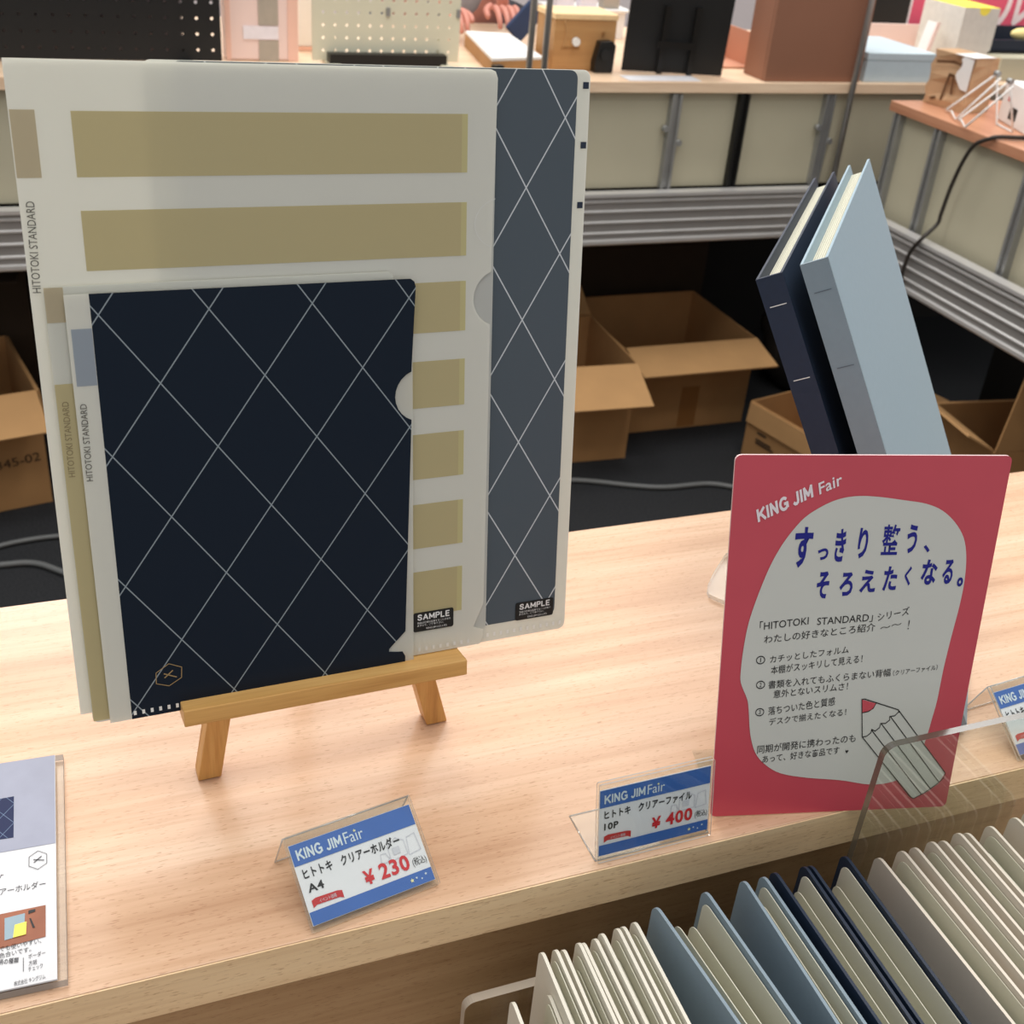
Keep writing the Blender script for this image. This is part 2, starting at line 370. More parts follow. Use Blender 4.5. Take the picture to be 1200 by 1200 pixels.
# ------------------------------------------------------------------ cartons in the well
def carton(label, P0, P1, d, h, flaps, m=CARD, mi=CARD_IN, extra=None, th=.004):
    """open cardboard carton: front bottom corners P0, P1 on the floor, depth d behind, height h; flaps = side: (length, angle from straight up, outward)"""
    P0, P1 = Vector(P0), Vector(P1); wv = (P1-P0); wd = wv.length; rz = math.atan2(wv.y, wv.x)
    c = thing('cardboard_carton', label, 'carton', Matrix.Translation((P0.x, P0.y, .001)) @ Matrix.Rotation(rz, 4, 'Z'), None)
    b = MB().span((0, 0, 0), (wd, th, h)).span((0, d-th, 0), (wd, d, h)).span((0, th, 0), (th, d-th, h)).span((wd-th, th, 0), (wd, d-th, h)).span((th, th, 0), (wd-th, d-th, th))
    bo = b.build('body', [m, mi], c)
    for side, (ln, ang) in flaps.items():
        a = math.radians(ang)
        if side == 'front': M = Matrix.Translation((0, 0, h)) @ Matrix.Rotation(a, 4, 'X'); W = wd
        elif side == 'back': M = Matrix.Translation((wd, d, h)) @ Matrix.Rotation(PI, 4, 'Z') @ Matrix.Rotation(a, 4, 'X'); W = wd
        elif side == 'left': M = Matrix.Translation((0, d, h)) @ Matrix.Rotation(-PI/2, 4, 'Z') @ Matrix.Rotation(a, 4, 'X'); W = d
        else: M = Matrix.Translation((wd, 0, h)) @ Matrix.Rotation(PI/2, 4, 'Z') @ Matrix.Rotation(a, 4, 'X'); W = d
        q = MB(); q.box((W/2, th/2, ln/2+.002), (W-.006, th, ln), M=M); q.build('flap', [mi], c)
    return c, rz, wd
def onface(c, wd, h):  # child plane frame helper: the front face of a carton, local x along it, y up
    return lambda p: Vector((p.x, -p.z, p.y))
c, rz, wd = carton('open carton with bright front flap, beside the grey diamond clear holder', (1.0371, 2.2414, 0.0), (1.2397, 2.2323, 0.0), .30, .248, {'front': (.125, 116), 'back': (.12, 62)})
c, rz, wd = carton('wide open carton with its long front flap folded out, behind the bright flapped carton', (1.262, 2.352, 0), (1.634, 2.3527, 0.0), .34, .233, {'front': (.115, 104)})
MB().box((wd*.55, -.0006, .06), (.05, .0006, .11)).build('tape', TAPE, c)
c, rz, wd = carton('open carton with a printed side, left of the navy binder', (1.5398, 2.1901, 0.0), (1.5995, 1.9294, 0.0), .30, .146, {'front': (.05, 175), 'back': (.10, 70), 'right': (.1, 60)})
q = MB()
for i, (x, y, l) in enumerate(((.04, .118, .06), (.04, .100, .05), (.04, .094, .055), (.04, .076, .03), (.04, .058, .05), (.04, .050, .06))): q.span((x, -.0024, y), (x+l, -.0018, y+.005))
q.build('printed_lines', PRINT, c)
MB().span((0, -.0016, .135), (.26, -.0006, .144)).build('tape', TAPE, c)
c, rz, wd = carton('open carton under the side counter rail with one tall flap standing up', (1.7107, 1.7805, 0), (1.6835, 1.5599, 0), .36, .318, {'front': (.075, 62), 'left': (.16, 150), 'back': (.18, 40), 'right': (.18, 6)})
q = MB()
for i in range(3):
    q.span((.15+i*.024, -.0014, .262), (.166+i*.024, -.0006, .266)); q.span((.156+i*.024, -.0014, .246), (.160+i*.024, -.0006, .268)); q.span((.15+i*.024, -.0014, .250), (.166+i*.024, -.0006, .253))
q.build('printed_mark', PRINT, c)
MB().span((0, -.0016, .10), (.015, -.0006, .31)).build('tape', TAPE, c)
c, rz, wd = carton('large carton with printed digits at the left edge, its front flap folded down', (-.2592, 2.2786, 0), (-0.0595, 2.3166, 0.0), .30, .258, {'front': (.105, 118), 'left': (.1, 110), 'right': (.1, 172)})
letter(c, '2345-02', (wd-.115, .095), (wd-.012, .103), .020, PRINT, name='printed_digits', z=.0012, fm=lambda p: Vector((p.x, -p.z, p.y)))
letter(c, '東京都千代田区', (wd-.12, .045), (wd-.03, .05), .008, PRINT, name='printed_line', z=.0012, fm=lambda p: Vector((p.x, -p.z, p.y))) if False else None
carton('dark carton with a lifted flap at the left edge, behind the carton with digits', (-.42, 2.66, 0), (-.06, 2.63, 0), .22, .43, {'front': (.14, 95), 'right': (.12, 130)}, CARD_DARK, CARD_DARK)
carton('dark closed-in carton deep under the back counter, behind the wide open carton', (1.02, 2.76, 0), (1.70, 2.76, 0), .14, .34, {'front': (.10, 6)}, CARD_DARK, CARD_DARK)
# crumpled dark sack
b = MB(); bmesh.ops.create_icosphere(b.bm, subdivisions=4, radius=1)
for v in b.bm.verts:
    p = v.co.normalized(); k = 1 + .14*math.sin(5*p.x+3*p.z)*math.cos(4*p.y-2*p.z) + .07*math.sin(11*p.z+7*p.x+3*p.y)
    v.co = Vector((p.x*.13*k*(1-.35*max(0, p.z)), p.y*.11*k*(1-.35*max(0, p.z)), max(-.16, p.z*.20*k)))
sk = b.build('plastic_sack', mat('dark_plastic_sack', (40, 38, 36), .3, 0, .2, 20), F=Matrix.Translation((1.93, 2.55, .165)), smooth=True)
tag(sk, 'crumpled dark plastic sack under the back counter, behind the navy binder', 'sack')


# cables on the carpet
def cable(label, pts, r, m, name='cable'):
    P = [Vector(p) for p in pts]; out = []
    for i in range(len(P)-1):
        a, b, c2, d = P[max(i-1, 0)], P[i], P[i+1], P[min(i+2, len(P)-1)]
        for k in range(6):
            t = k/6; out.append(.5*((2*b) + (c2-a)*t + (2*a-5*b+4*c2-d)*t*t + (3*b-a-3*c2+d)*t**3))
    out.append(P[-1])
    o = MB().tube([p - P[0] for p in out], r, 8).build(name, m, F=Matrix.Translation(P[0])); return tag(o, label, 'cable')
cable('grey cable lying on the carpet between the clear folders and the pink sign', [(0.9274, 2.1817, 0.007), (1.0825, 2.1431, 0.007), (1.1913, 2.0943, 0.007), (1.2674, 2.069, 0.007), (1.376, 2.0611, 0.007), (1.439, 2.0264, 0.007)], .006, CABLE)
cable('grey cable on the carpet at the left, lower of two', [(-0.2532, 2.0878, 0.007), (-0.1633, 2.0839, 0.007), (-0.1023, 2.0751, 0.007), (-0.05, 2.0289, 0.007), (0.0577, 1.9172, 0.007), (0.1823, 1.9149, 0.007)], .006, CABLE)
cable('grey cable on the carpet at the left, upper of two', [(-0.2543, 2.1274, 0.007), (-0.1938, 2.1439, 0.007), (-0.1315, 2.1609, 0.007), (-0.0518, 2.1647, 0.007), (0.0447, 2.1451, 0.007)], .005, CABLE)

# ------------------------------------------------------------------ goods on the back counter
def pegboard(name, label, x0, x1, y, z0, z1, pitch, r, m, foot):
    t = thing(name, label, 'pegboard', ((x0+x1)/2, y, CT)); b = MB(); nx = int((x1-x0)/pitch); nz = int((z1-z0)/pitch)
    mx = ((x1-x0)-nx*pitch)/2; th = .004; cache = {}
    def V(x, z, yy):
        k = (round(x, 5), round(z, 5), yy)
        if k not in cache: cache[k] = b.bm.verts.new((x-(x0+x1)/2, yy, z-CT))
        return cache[k]
    xs = [x0] + [x0+mx+i*pitch for i in range(nx+1)] + [x1]; zs = [z0+(z1-z0-nz*pitch)*.5+i*pitch for i in range(nz+1)]; zs = [z0]+zs+[z1]
    for i in range(len(xs)-1):
        for j in range(len(zs)-1):
            a, c, d, e = xs[i], xs[i+1], zs[j], zs[j+1]
            hole = 0 < i < len(xs)-2 and 0 < j < len(zs)-2
            if not hole:
                for yy in (0, th): b.bm.faces.new([V(*p, yy) for p in ((a, d), (c, d), (c, e), (a, e))])
                continue
            cx, cz = (a+c)/2, (d+e)/2
            oc = [(cx+r*math.cos(k*PI/4+PI/8), cz+r*math.sin(k*PI/4+PI/8)) for k in range(8)]
            mid = [(c, cz), (c, e), (cx, e), (a, e), (a, cz), (a, d), (cx, d), (c, d)]
            for yy in (0, th):
                for k in range(4):
                    # corner k: two octagon points around it, closed by the square's corner
                    o1, o2 = oc[(2*k) % 8], oc[(2*k+1) % 8]; cn = [(c, e), (a, e), (a, d), (c, d)][k]; nx_ = [(a, e), (a, d), (c, d), (c, e)][k]; o3 = oc[(2*k+2) % 8]
                    b.bm.faces.new([V(*o1, yy), V(*cn, yy), V(*o2, yy)]); b.bm.faces.new([V(*o2, yy), V(*cn, yy), V(*nx_, yy), V(*o3, yy)])
            for k in range(8): b.bm.faces.new([V(*oc[k], 0), V(*oc[(k+1) % 8], 0), V(*oc[(k+1) % 8], th), V(*oc[k], th)])
    b.build('perforated_panel', m, t)
    W = (x1-x0)
    for s in (-1, 1): MB().span((s*W*.38-.012, -.045, .0005), (s*W*.38+.012, .075, .006)).span((s*W*.38-.010, .0045, .006), (s*W*.38+.010, .010, .05)).build('foot', foot, t)
    return t
pb = pegboard('pegboard', 'tall black perforated pegboard at the top left', -.22, 0.3495, 2.43, .868, 1.36, .0283, .0030, BLACK, BLACKPLA)
pg = pegboard('pegboard', 'ivory perforated pegboard with a dark slot along its foot', 0.5294, 0.8352, 2.45, .868, 1.24, .0238, .0030, GRIT, GRIT)
MB().span((-.125, -.032, .001), (.118, -.006, .024)).build('label_slot', BLACKPLA, pg)
MB().span((-.30, .055, .004), (.22, .059, .47)).build('hole_dimming_board', mat('added_grey_backing', (176, 164, 168), .7), pb)  # added board behind the black pegboard, dims the light through its holes
hs = MB()
for x, z in ((.0, .10), (.0, .148), (.148, .10), (.148, .148)): hs.span((x-.004, -.003, z-.008), (x+.004, -.0005, z+.008))
hs.build('hook_slot', STEEL, pg)
# pale pink pack with a taupe band
t = thing('display_pack', 'pale pink display pack with a taupe stripe between the two pegboards', 'pack', (.43, 2.47, CT+.0005))
xa, xb = 0.3634, 0.5066
MB().span((xa-.43, 0, 0), (xb-.43, .05, .40)).build('body', PALEPINK, t, bevel=.004)
s0, s1 = 0.4276, 0.466
MB().span((s0-.43, -.002, 0), (s1-.43, -.0004, .038)).span((s0-.43, -.002, .066), (s1-.43, -.0004, .395)).build('stripe', TAUPE, t)
MB().span((s0-.46, -.0025, .040), (s1-.43, -.0004, .064)).build('label_strip', LILAC, t)
MB().span((xb-.436-.016, -.0018, .0), (xb-.432, -.0004, .36)).span((xa-.43, -.0018, 0), (xa-.42, -.0004, .36)).build('edge_stripe', PEACH, t)
t = thing('white_box', 'slim white box standing just left of the ivory pegboard', 'box', (0.5402, 2.58, CT+.0005)); MB().span((-.018, 0, 0), (.022, .03, .008)).build('base', PEACH, t); MB().span((-.016, .002, .008), (.020, .028, .30)).build('body', WHITE, t, bevel=.002)
# carton with white sheets on top
q0, q1, q2, q3 = (0.8717, 2.3453, 0.895), (0.9933, 2.3711, 0.895), (1.1084, 2.6427, 0.895), (0.9204, 2.6631, 0.895)
q0 = (q0[0], max(q0[1], 2.305), q0[2]); q1 = (min(q1[0], 1.018), q1[1], q1[2]); q2 = (min(q2[0], 1.018), q2[1], q2[2])
t = thing('paper_stack', 'brown corrugated carton topped with white sheets in front of the person', 'carton', (q0[0], q0[1], CT+.0005))
pl = [(q[0]-q0[0], q[1]-q0[1]) for q in (q0, q1, q2, q3)]
MB().prism(pl, 0, .027).build('body', CARD, t)
pm = [(x*.985+.001, y*.985+.003) for x, y in pl]
MB().prism(pm, .0275, .033).build('sheets', WHITE, t)
MB().box((.008, -.012, .012), (.022, .014, .022), rz=.3).build('end_cap', BLACKPLA, t)
# tan fibreboard box
x0, x1 = 1.0275, 1.1686
t = thing('fibreboard_box', 'tan fibreboard box with a white round knob and pale top edge', 'box', (x0, 2.405, CT+.0005)); W = x1-x0; Hb = 0.1128
MB().span((0, 0, 0), (W, .10, Hb-.012)).build('body', TAN, t, bevel=.002); MB().span((-.002, -.002, Hb-.0118), (W+.002, .102, Hb)).build('lid', TANTOP, t, bevel=.002)
kx, kz = 1.0757, 0.9212
MB().cyl((kx-x0, -.005, kz-.8625), .0085, .008, (0, 1, 0), 16).build('knob', WHITE, t)
MB().tube([(.02+.006*math.sin(k/8*PI), -.001, .045+.055*k/8) for k in range(9)], .0018, 6).build('handle_cord', CARD_IN, t)
MB().span((kx-x0-.03, -.0012, kz-.8625-.014), (kx-x0+.012, -.0002, kz-.8625-.012)).build('groove', TAPE, t)
MB().cyl((W-.030, -.001, Hb-.038), .004, .002, (0, 1, 0), 10).build('peg_hole', TAPE, t)
t = thing('tape_dispenser', 'black tape dispenser standing in front of the tan fibreboard box', 'dispenser', (1.1392, 2.3977, 0.8625))
MB().prism([(-.021, 0), (.021, 0), (.023, .055), (.014, .064), (-.014, .062), (-.023, .02)], -.015, .015, M=Matrix.Rotation(PI/2, 4, 'X')).build('body', BLACKPLA, t, bevel=.002)
MB().cyl((0, -.017, .036), .012, .004, (0, 1, 0), 14).build('core', BLACK, t)
# tray of goods behind
t = thing('goods_tray', 'white tray with small lilac packets behind the tan fibreboard box', 'tray', (1.2795, 2.80, CT+.0005)); Ht = 0.0669
MB().span((-.09, 0, 0), (.10, .09, Ht-.006)).build('base', WHITE, t); MB().span((-.10, -.01, Ht-.0058), (.11, .10, Ht)).build('tray', WHITE, t, bevel=.002)
for k in range(3):
    o = MB().span((-.02, 0, 0), (.024, .03, .030)).build('packet', [LILAC, LILAC, TAUPE][k], F=Matrix.Translation((t.location.x-.06+.06*k, 2.805, CT+.001+Ht)), bevel=.002)
    tag(o, ['lilac packet at the left of the white tray', 'lilac packet in the middle of the white tray', 'taupe packet at the right of the white tray'][k], 'packet', 'packets on the white tray')
# black board on its easel back
b0, b1 = Vector((1.193, 2.409, 0.8625)), Vector((1.4105, 2.3569, 0.8625))
bU = (b1-b0).normalized(); F = Matrix.Translation(b0) @ Matrix.Rotation(math.atan2(bU.y, bU.x), 4, 'Z') @ Matrix.Rotation(.10, 4, 'X')
t = thing('black_board', 'large black display board seen from behind with its easel strut', 'board', F); W = (b1-b0).length
MB().span((0, .0, 0.001), (W, .006, .36)).build('panel', BLACK, t, bevel=.001)
for s in (.36, .66): MB().span((W*s-.006, -.012, .002), (W*s+.006, -.0005, .14)).build('strut', BLACKPLA, t)
MB().span((W*.30, -.014, .055), (W*.68, -.0122, .07)).build('crossbar', BLACKPLA, t)
o = MB().span((0, 0, 0), (.17, .05, .0012)).build('paper_sheet', mat('grey_white_sheet', (222, 222, 226), .6), F=Matrix.Translation((1.165, 2.308, CT+.0004))); tag(o, 'pale sheet lying in front of the black board', 'paper')
# copper coloured trays and the big brown board
t = thing('copper_tray', 'low copper coloured tray between the black board and the big brown board', 'tray', (1.50, 2.56, CT+.0005))
MB().span((-.075, -.11, 0), (.04, .06, .004)).build('base', COPPER, t); MB().span((-.075, -.11, .0042), (-.071, .06, .075)).build('side', COPPER, t); MB().span((-.07, .056, .0042), (.04, .06, .075)).build('back', COPPER, t); MB().span((.036, -.11, .0042), (.04, .0555, .075)).build('side', COPPER, t)
n0, n1 = (1.493, 2.282, 0.8625), (1.7393, 2.289, 0.8625)
t = thing('brown_board', 'tall copper brown board standing on the back counter', 'board', (n0[0], 2.312, CT+.0005)); W = n1[0]-n0[0]
MB().span((0, 0, 0), (W, .010, .42)).build('front_panel', BROWN, t, bevel=.001); MB().span((W-.008, .0105, 0), (W, .09, .42)).build('side_panel', BROWN, t); MB().span((0, .0105, 0), (.008, .09, .42)).build('side_panel', BROWN, t)
# pale blue box, pink tray, white box, banner
x0, x1 = 1.7543, 1.9404
t = thing('pale_blue_box', 'flat pale blue storage box beside the big brown board', 'box', (x0, 2.315, CT+.0005)); Hb = 0.0623
MB().span((0, 0, 0), (x1-x0, .22, Hb-.016)).build('body', BLUEBOX, t, bevel=.001); MB().span((-.001, -.001, Hb-.0155), (x1-x0+.001, .221, Hb)).build('lid', BLUEBOX, t, bevel=.001)
t = thing('pink_tray', 'pale pink tray standing on edge behind the pale blue box', 'tray', (2.0502, 2.62, CT+.0005))
MB().span((-.09, 0, 0), (.09, .006, 0.0787)).build('front', PALEPINK, t); MB().span((-.09, .0065, 0), (.09, .05, .03)).build('base', PALEPINK, t)
x0, x1 = 2.0604, 2.1643
t = thing('white_carton', 'tall white carton with a yellow top flap on the back counter', 'box', (x0, 2.40, CT+.0005)); Hb = 0.1504
MB().span((0, 0, 0), (x1-x0, .15, Hb)).build('body', mat('grey_white_card', (214, 210, 202), .6), t, bevel=.001); MB().span((.001, .001, Hb+.0003), (x1-x0-.001, .149, Hb+.0018)).build('top_flap', YELLOW, t)
MB().prism([(.016*math.cos(a), -.016*math.sin(a)) for a in [PI*k/10 for k in range(11)]], -.0008, .0, M=Matrix.Translation(((x1-x0)*.56, -.0003, Hb)) @ Matrix.Rotation(PI/2, 4, 'X')).build('thumb_flap', YELLOW, t)
t = thing('display_card', 'white card leaning against the left of the tall white carton', 'card', Matrix.Translation((x0-.052, 2.45, CT+.0005)) @ Matrix.Rotation(.20, 4, 'Y'))
MB().span((0, 0, .0), (.006, .035, .112)).build('panel', WHITE, t); MB().span((-.002, -.004, .0), (.008, -.0005, .113)).build('edge', PALEPINK, t)
t = thing('pink_banner', 'bright pink banner with white lettering at the top right corner', 'banner', (0, 0, 0)); t.location = (2.6523, 3.05, 0); FR[t.name] = Matrix.Translation(t.location)
bx0, bx1 = -0.2287, .75; bz = 0.8659
MB().span((bx0, 0, bz), (bx1, .004, bz+.42)).build('cloth', PINK, t); MB().span((bx0-.016, -.001, bz), (bx0-.001, .004, bz+.42)).build('white_border', WHITEPRINT, t)
for x in (bx0+.05, bx1-.05): MB().cyl((x, .02, (bz+.42)/2), .012, bz+.42).build('pole', STEEL, t)
g0, g1 = (2.7387, 3.04, 0.8798), (2.8943, 3.04, 0.8856)
lx = g0[0]-t.location.x; letter(t, 'ル', None, None, 0, WHITEPRINT, box=(lx, g0[2], lx+.125, g0[2]+.125), z=.002, fm=lambda p: Vector((p.x, -p.z, p.y)), bold=.03)
# dark goods stacked at the far right
t = thing('navy_box', 'navy open tray on a dark stand at the right edge of the back counter', 'tray', (2.2475, 2.42, CT+.0005)); z1_ = 0.0499; z2_ = 0.0928
MB().span((-.075, .0, 0), (-.045, .12, z1_)).build('stand', NAVYBOX, t); MB().span((-.09, -.02, z1_+.0005), (.16, .14, z1_+.006)).build('shelf', BLACKPLA, t)
MB().span((-.075, -.01, z1_+.0065), (.15, -.004, z2_-.012)).span((-.075, -.004, z1_+.0065), (-.070, .13, z2_)).span((-.075, .13, z1_+.0065), (.15, .135, z2_)).span((-.07, -.004, z1_+.0065), (.15, .13, z1_+.010)).build('tray', NAVYBOX, t)
b = MB(); bmesh.ops.create_icosphere(b.bm, subdivisions=2, radius=.018); o = b.build('yellow_packet', mat('pale_yellow_packet', (240, 222, 150), .6), F=Matrix.Translation((t.location.x+.055, 2.46, CT+z2_-.005)) @ Matrix.Diagonal((1.8, 1, .8, 1)), smooth=True); tag(o, 'pale yellow packet lying in the navy tray', 'packet')
t = thing('cream_box', 'cream box under the navy tray at the right edge', 'box', (2.1567, 2.345, CT+.0005)); MB().span((0, 0, 0), (.20, .06, 0.0512)).build('body', CREAM, t, bevel=.002)
t = thing('dark_bag', 'black and grey bag between the big brown board and the pink banner', 'bag', (2.2053, 2.85, CT+.0005)); MB().prism(rrect(-.07, 0, .055, .22, .02), 0, .08, M=Matrix.Rotation(PI/2, 4, 'X') @ Matrix.Translation((0, 0, -.08))).build('body', BLACKPLA, t, bevel=.006); MB().span((-.01, -.002, .12), (.05, -.0002, .20)).build('pocket', TAUPE, t)
MB().tube([(-.05+.01*k, .04, .22+.06*math.sin(k/9*PI)) for k in range(10)], .005, 6).build('handle', BLACKPLA, t)

# ------------------------------------------------------------------ goods on the side counter
k0, k1 = Vector((1.7708, 2.1225, 0.8625)), Vector((1.7877, 2.0147, 0.8625))
kd = (k1-k0); F = Matrix.Translation(k0) @ Matrix.Rotation(math.atan2(kd.y, kd.x), 4, 'Z'); W = kd.length
t = thing('paper_bag', 'small brown kraft paper bag with brown print and a scalloped white label', 'bag', F); Hb = 0.1068
D_ = .075
b = MB(); n = 7
ring = []
for i in range(n+1):
    z = Hb*i/n; pinch = 1-.10*(i/n)**2; w2 = .004*math.sin(i*2.3)
    ring.append([b.bm.verts.new(p) for p in ((w2, D_*(1-pinch)/2, z), (W*.5, D_*(1-pinch)/2-.004*math.sin(i*1.9), z), (W+w2*.5, D_*(1-pinch)/2, z), (W-.003*math.sin(i), D_*.5, z), (W, D_*(1+pinch)/2, z), (W*.5, D_*(1+pinch)/2, z), (0, D_*(1+pinch)/2, z), (.004*math.sin(i*1.7), D_*.5, z))])
for a, c in zip(ring, ring[1:]):
    for k in range(8): b.bm.faces.new((a[k], a[(k+1) % 8], c[(k+1) % 8], c[k]))
b.bm.faces.new(ring[0][::-1]); b.bm.faces.new(ring[-1]); b.build('bag', KRAFT, t)
q = MB()
for pts in ([(.45, .15), (.52, .62), (.62, .62), (.66, .3)], [(.15, .8), (.55, .86), (.8, .84)], [(.2, .12), (.3, .15)]):
    for s in strip([(x*W, z*Hb) for x, z in pts], .006): q.poly([(p.x, -.0042, p.y) for p in s])
q.build('print', KRAFT_INK, t, normals=False)
lab = [(W*1.01, Hb*.98), (W*.78, Hb*1.0)] + [(W*(.72+.05*math.sin(k*1.2)), Hb*(.95-.075*k)) for k in range(6)] + [(W*.85, Hb*.42), (W*1.01, Hb*.40)]
MB().prism(lab, .0048, .0056, M=Matrix.Rotation(PI/2, 4, 'X')).span((W*.55, -.0056, Hb+.0006), (W*1.01, D_*.8, Hb+.0016)).build('white_label', WHITE, t)
# white wire easel
t = thing('wire_easel', 'small white wire display easel on the side counter', 'easel', (1.7278, 1.9645, 0.8625))
wz = .8645
A, B_, C_ = Vector((1.7591, 2.0296, 0.866)), Vector((1.7191, 1.9497, 0.866)), Vector((1.6922, 1.8879, 0.866))
T1, T2 = Vector((1.7464, 1.9, 0.9643)), Vector((1.7313, 1.845, 0.9614))
bx = Vector((.045, .0, 0)); f1, f2 = Vector((T1.x+.05, T1.y+.02, .8645)), Vector((T2.x+.05, T2.y+.01, .8645))
mid1 = A.lerp(B_, .5)+Vector((0, 0, .006)); mid2 = B_.lerp(C_, .5)+Vector((0, 0, .006))
o_ = Vector(t.location)
w_ = MB()
w_.tube([p-o_ for p in (T1, A, mid1, B_, T1+Vector((-.004, -.016, -.006)))], .0022, 8)
w_.build('front_wire', WIRE, t)
MB().tube([p-o_ for p in (T2, B_+Vector((.002, -.005, 0)), mid2, C_, T2+Vector((-.004, -.016, -.006)))], .0022, 8).build('front_wire', WIRE, t)
MB().tube([p-o_ for p in (T1, f1, f2, T2)], .0022, 8).build('rear_wire', WIRE, t)
for p in (T1, T2): MB().cyl(p-o_, .005, .012, (0, 1, 0), 12).build('hinge', STEEL, t)
# white pack
p0, p1 = Vector((1.8406, 1.9699, 0.8625)), Vector((1.7914, 1.826, 0.8625)); kd = p1-p0
t = thing('white_pack', 'white printed pack beside the wire easel at the right edge', 'pack', Matrix.Translation(p0) @ Matrix.Rotation(math.atan2(kd.y, kd.x), 4, 'Z')); Hb = 0.0769
MB().span((0, 0, 0), (kd.length+.03, .045, Hb)).build('body', WHITE, t, bevel=.002)
q = MB()
for k in range(9): q.span((.05+.004*k, -.0012, .012), (.052+.004*k+.001*(k % 2), -.0004, .035))
q.build('barcode', BLACKINK_FAR, t); MB().span((.03, -.0012, Hb*.55), (.042, -.0004, Hb*.65)).build('red_mark', RED_FAR, t)
# coil of black cord and the cable that drops from it
cl = (1.7817, 1.8405, 0.872)
t = thing('cord_coil', 'coil of black cord at the right edge of the side counter', 'cord', (1.80, 1.755, CT+.0005))
MB().tube([(.022*math.cos(k*.5), .022*math.sin(k*.5), .006+.0009*k) for k in range(52)], .0042, 8).build('coil', BLACKPLA, t)
cable('thin dark cable trailing off the side counter and down over the aluminium rail', [(1.80, 1.80, .8675), (1.75, 1.798, .8675), (1.706, 1.805, .8675), (1.693, 1.815, .862), (1.692, 1.8494, 0.8413), (1.69, 1.8667, 0.8039), (1.69, 1.8805, 0.7495), (1.688, 1.8852, 0.6963), (1.685, 1.8855, 0.6734), (1.655, 1.8845, 0.6447), (1.653, 1.9047, 0.611), (1.653, 1.9113, 0.5776), (1.653, 1.9096, 0.5448), (1.653, 1.8872, 0.4967)], .0042, CABLE_D)

# ------------------------------------------------------------------ the person behind the counter
SKIN = mat('skin', (206, 140, 124), .5, 0, .03, 40); JACKET = mat('grey_jacket', (170, 170, 178), .8, 0, .06, 60, bump=.4); TROUS = mat('dark_trousers', (54, 56, 64), .8); HAIR = mat('black_hair', (28, 24, 22), .5)
def skin(name, verts, edges, rad, m, par, lvl=2, root=0):
    me = bpy.data.meshes.new(name); me.from_pydata([Vector(v) for v in verts], edges, []); o = bpy.data.objects.new(name, me); COL.objects.link(o)
    o.modifiers.new('skin', 'SKIN'); sv = me.skin_vertices[0].data
    for i, r in enumerate(rad): sv[i].radius = (r, r) if not isinstance(r, tuple) else r
    sv[root].use_root = True
    sd = o.modifiers.new('sub', 'SUBSURF'); sd.levels = lvl; sd.render_levels = lvl
    bpy.context.view_layer.update(); nm = bpy.data.meshes.new_from_object(o.evaluated_get(bpy.context.evaluated_depsgraph_get()))
    bpy.data.objects.remove(o); nm.name = name; nm.materials.clear(); nm.materials.append(m)
    for p in nm.polygons: p.use_smooth = True
    return nm
HR, HL = Vector((1.0371, 2.74, 0.936)), Vector((0.9096, 2.74, 0.9254))
PX_, PY_ = (HR.x+HL.x)/2+.03, 3.10
P = thing('person', 'person in a grey jacket standing behind the white sheets, holding a navy pouch', 'person', (PX_, PY_, 0.001))
def lw(v): return Vector(v) - Vector((PX_, PY_, 0))
hr, hl = lw(HR), lw(HL)
jv = [(0, 0, .90), (0, 0, 1.05), (0, .01, 1.22), (0, .02, 1.36), (0, .01, 1.44), (0, -.01, 1.52), (0, -.02, 1.60), (0, -.02, 1.66)]
je = [(i, i+1) for i in range(7)]; jr = [(.15, .11), (.13, .10), (.155, .11), (.15, .09), (.05, .05), (.058, .065), (.078, .092), (.055, .07)]
def limb(base, pts, rs):
    prev = base
    for p, r in zip(pts, rs): jv.append(tuple(p)); jr.append(r); je.append((prev, len(jv)-1)); prev = len(jv)-1
    return prev
for s, hnd in ((1, hr), (-1, hl)):
    el = Vector((s*.235, -.07, 1.08))
    wr = hnd + Vector((s*.015, .075, .045))
    k = limb(3, [(s*.17, .01, 1.37), tuple(el), tuple(el.lerp(wr, .5)), tuple(wr), tuple(wr.lerp(hnd, .5)), tuple(hnd)], [.052, .042, .038, .025, (.026, .018), (.030, .014)])
    limb(0, [(s*.095, 0, .84), (s*.10, -.01, .47), (s*.10, .01, .09), (s*.10, -.08, .03), (s*.10, -.15, .03)], [.085, .057, .04, .04, .03])
mesh = skin('body', jv, je, jr, SKIN, P)
hv, he, hrad = [], [], []
bmx = bmesh.new(); bmx.from_mesh(mesh)
for s, hnd in ((1, hr), (-1, hl)):
    for fi, (off, ln) in enumerate(((-.024, .066), (-.008, .076), (.008, .071), (.023, .055), (None, .055))):
        if off is None: pts = [hnd+Vector((-s*.022, .02, 0)), hnd+Vector((-s*.045, -.004, -.008)), hnd+Vector((-s*.045, -.030, -.022))]
        else: pts = [hnd+Vector((off*s, -.004, 0)), hnd+Vector((off*s*1.05, -ln*.45, -.004)), hnd+Vector((off*s*1.05, -ln*.75, -.022)), hnd+Vector((off*s, -ln*.82, -.042))]
        fm_ = skin('finger', [tuple(p) for p in pts], [(i, i+1) for i in range(len(pts)-1)], [.0085, .0078, .0072, .0062][:len(pts)], SKIN, P, 1)
        bmx.from_mesh(fm_)
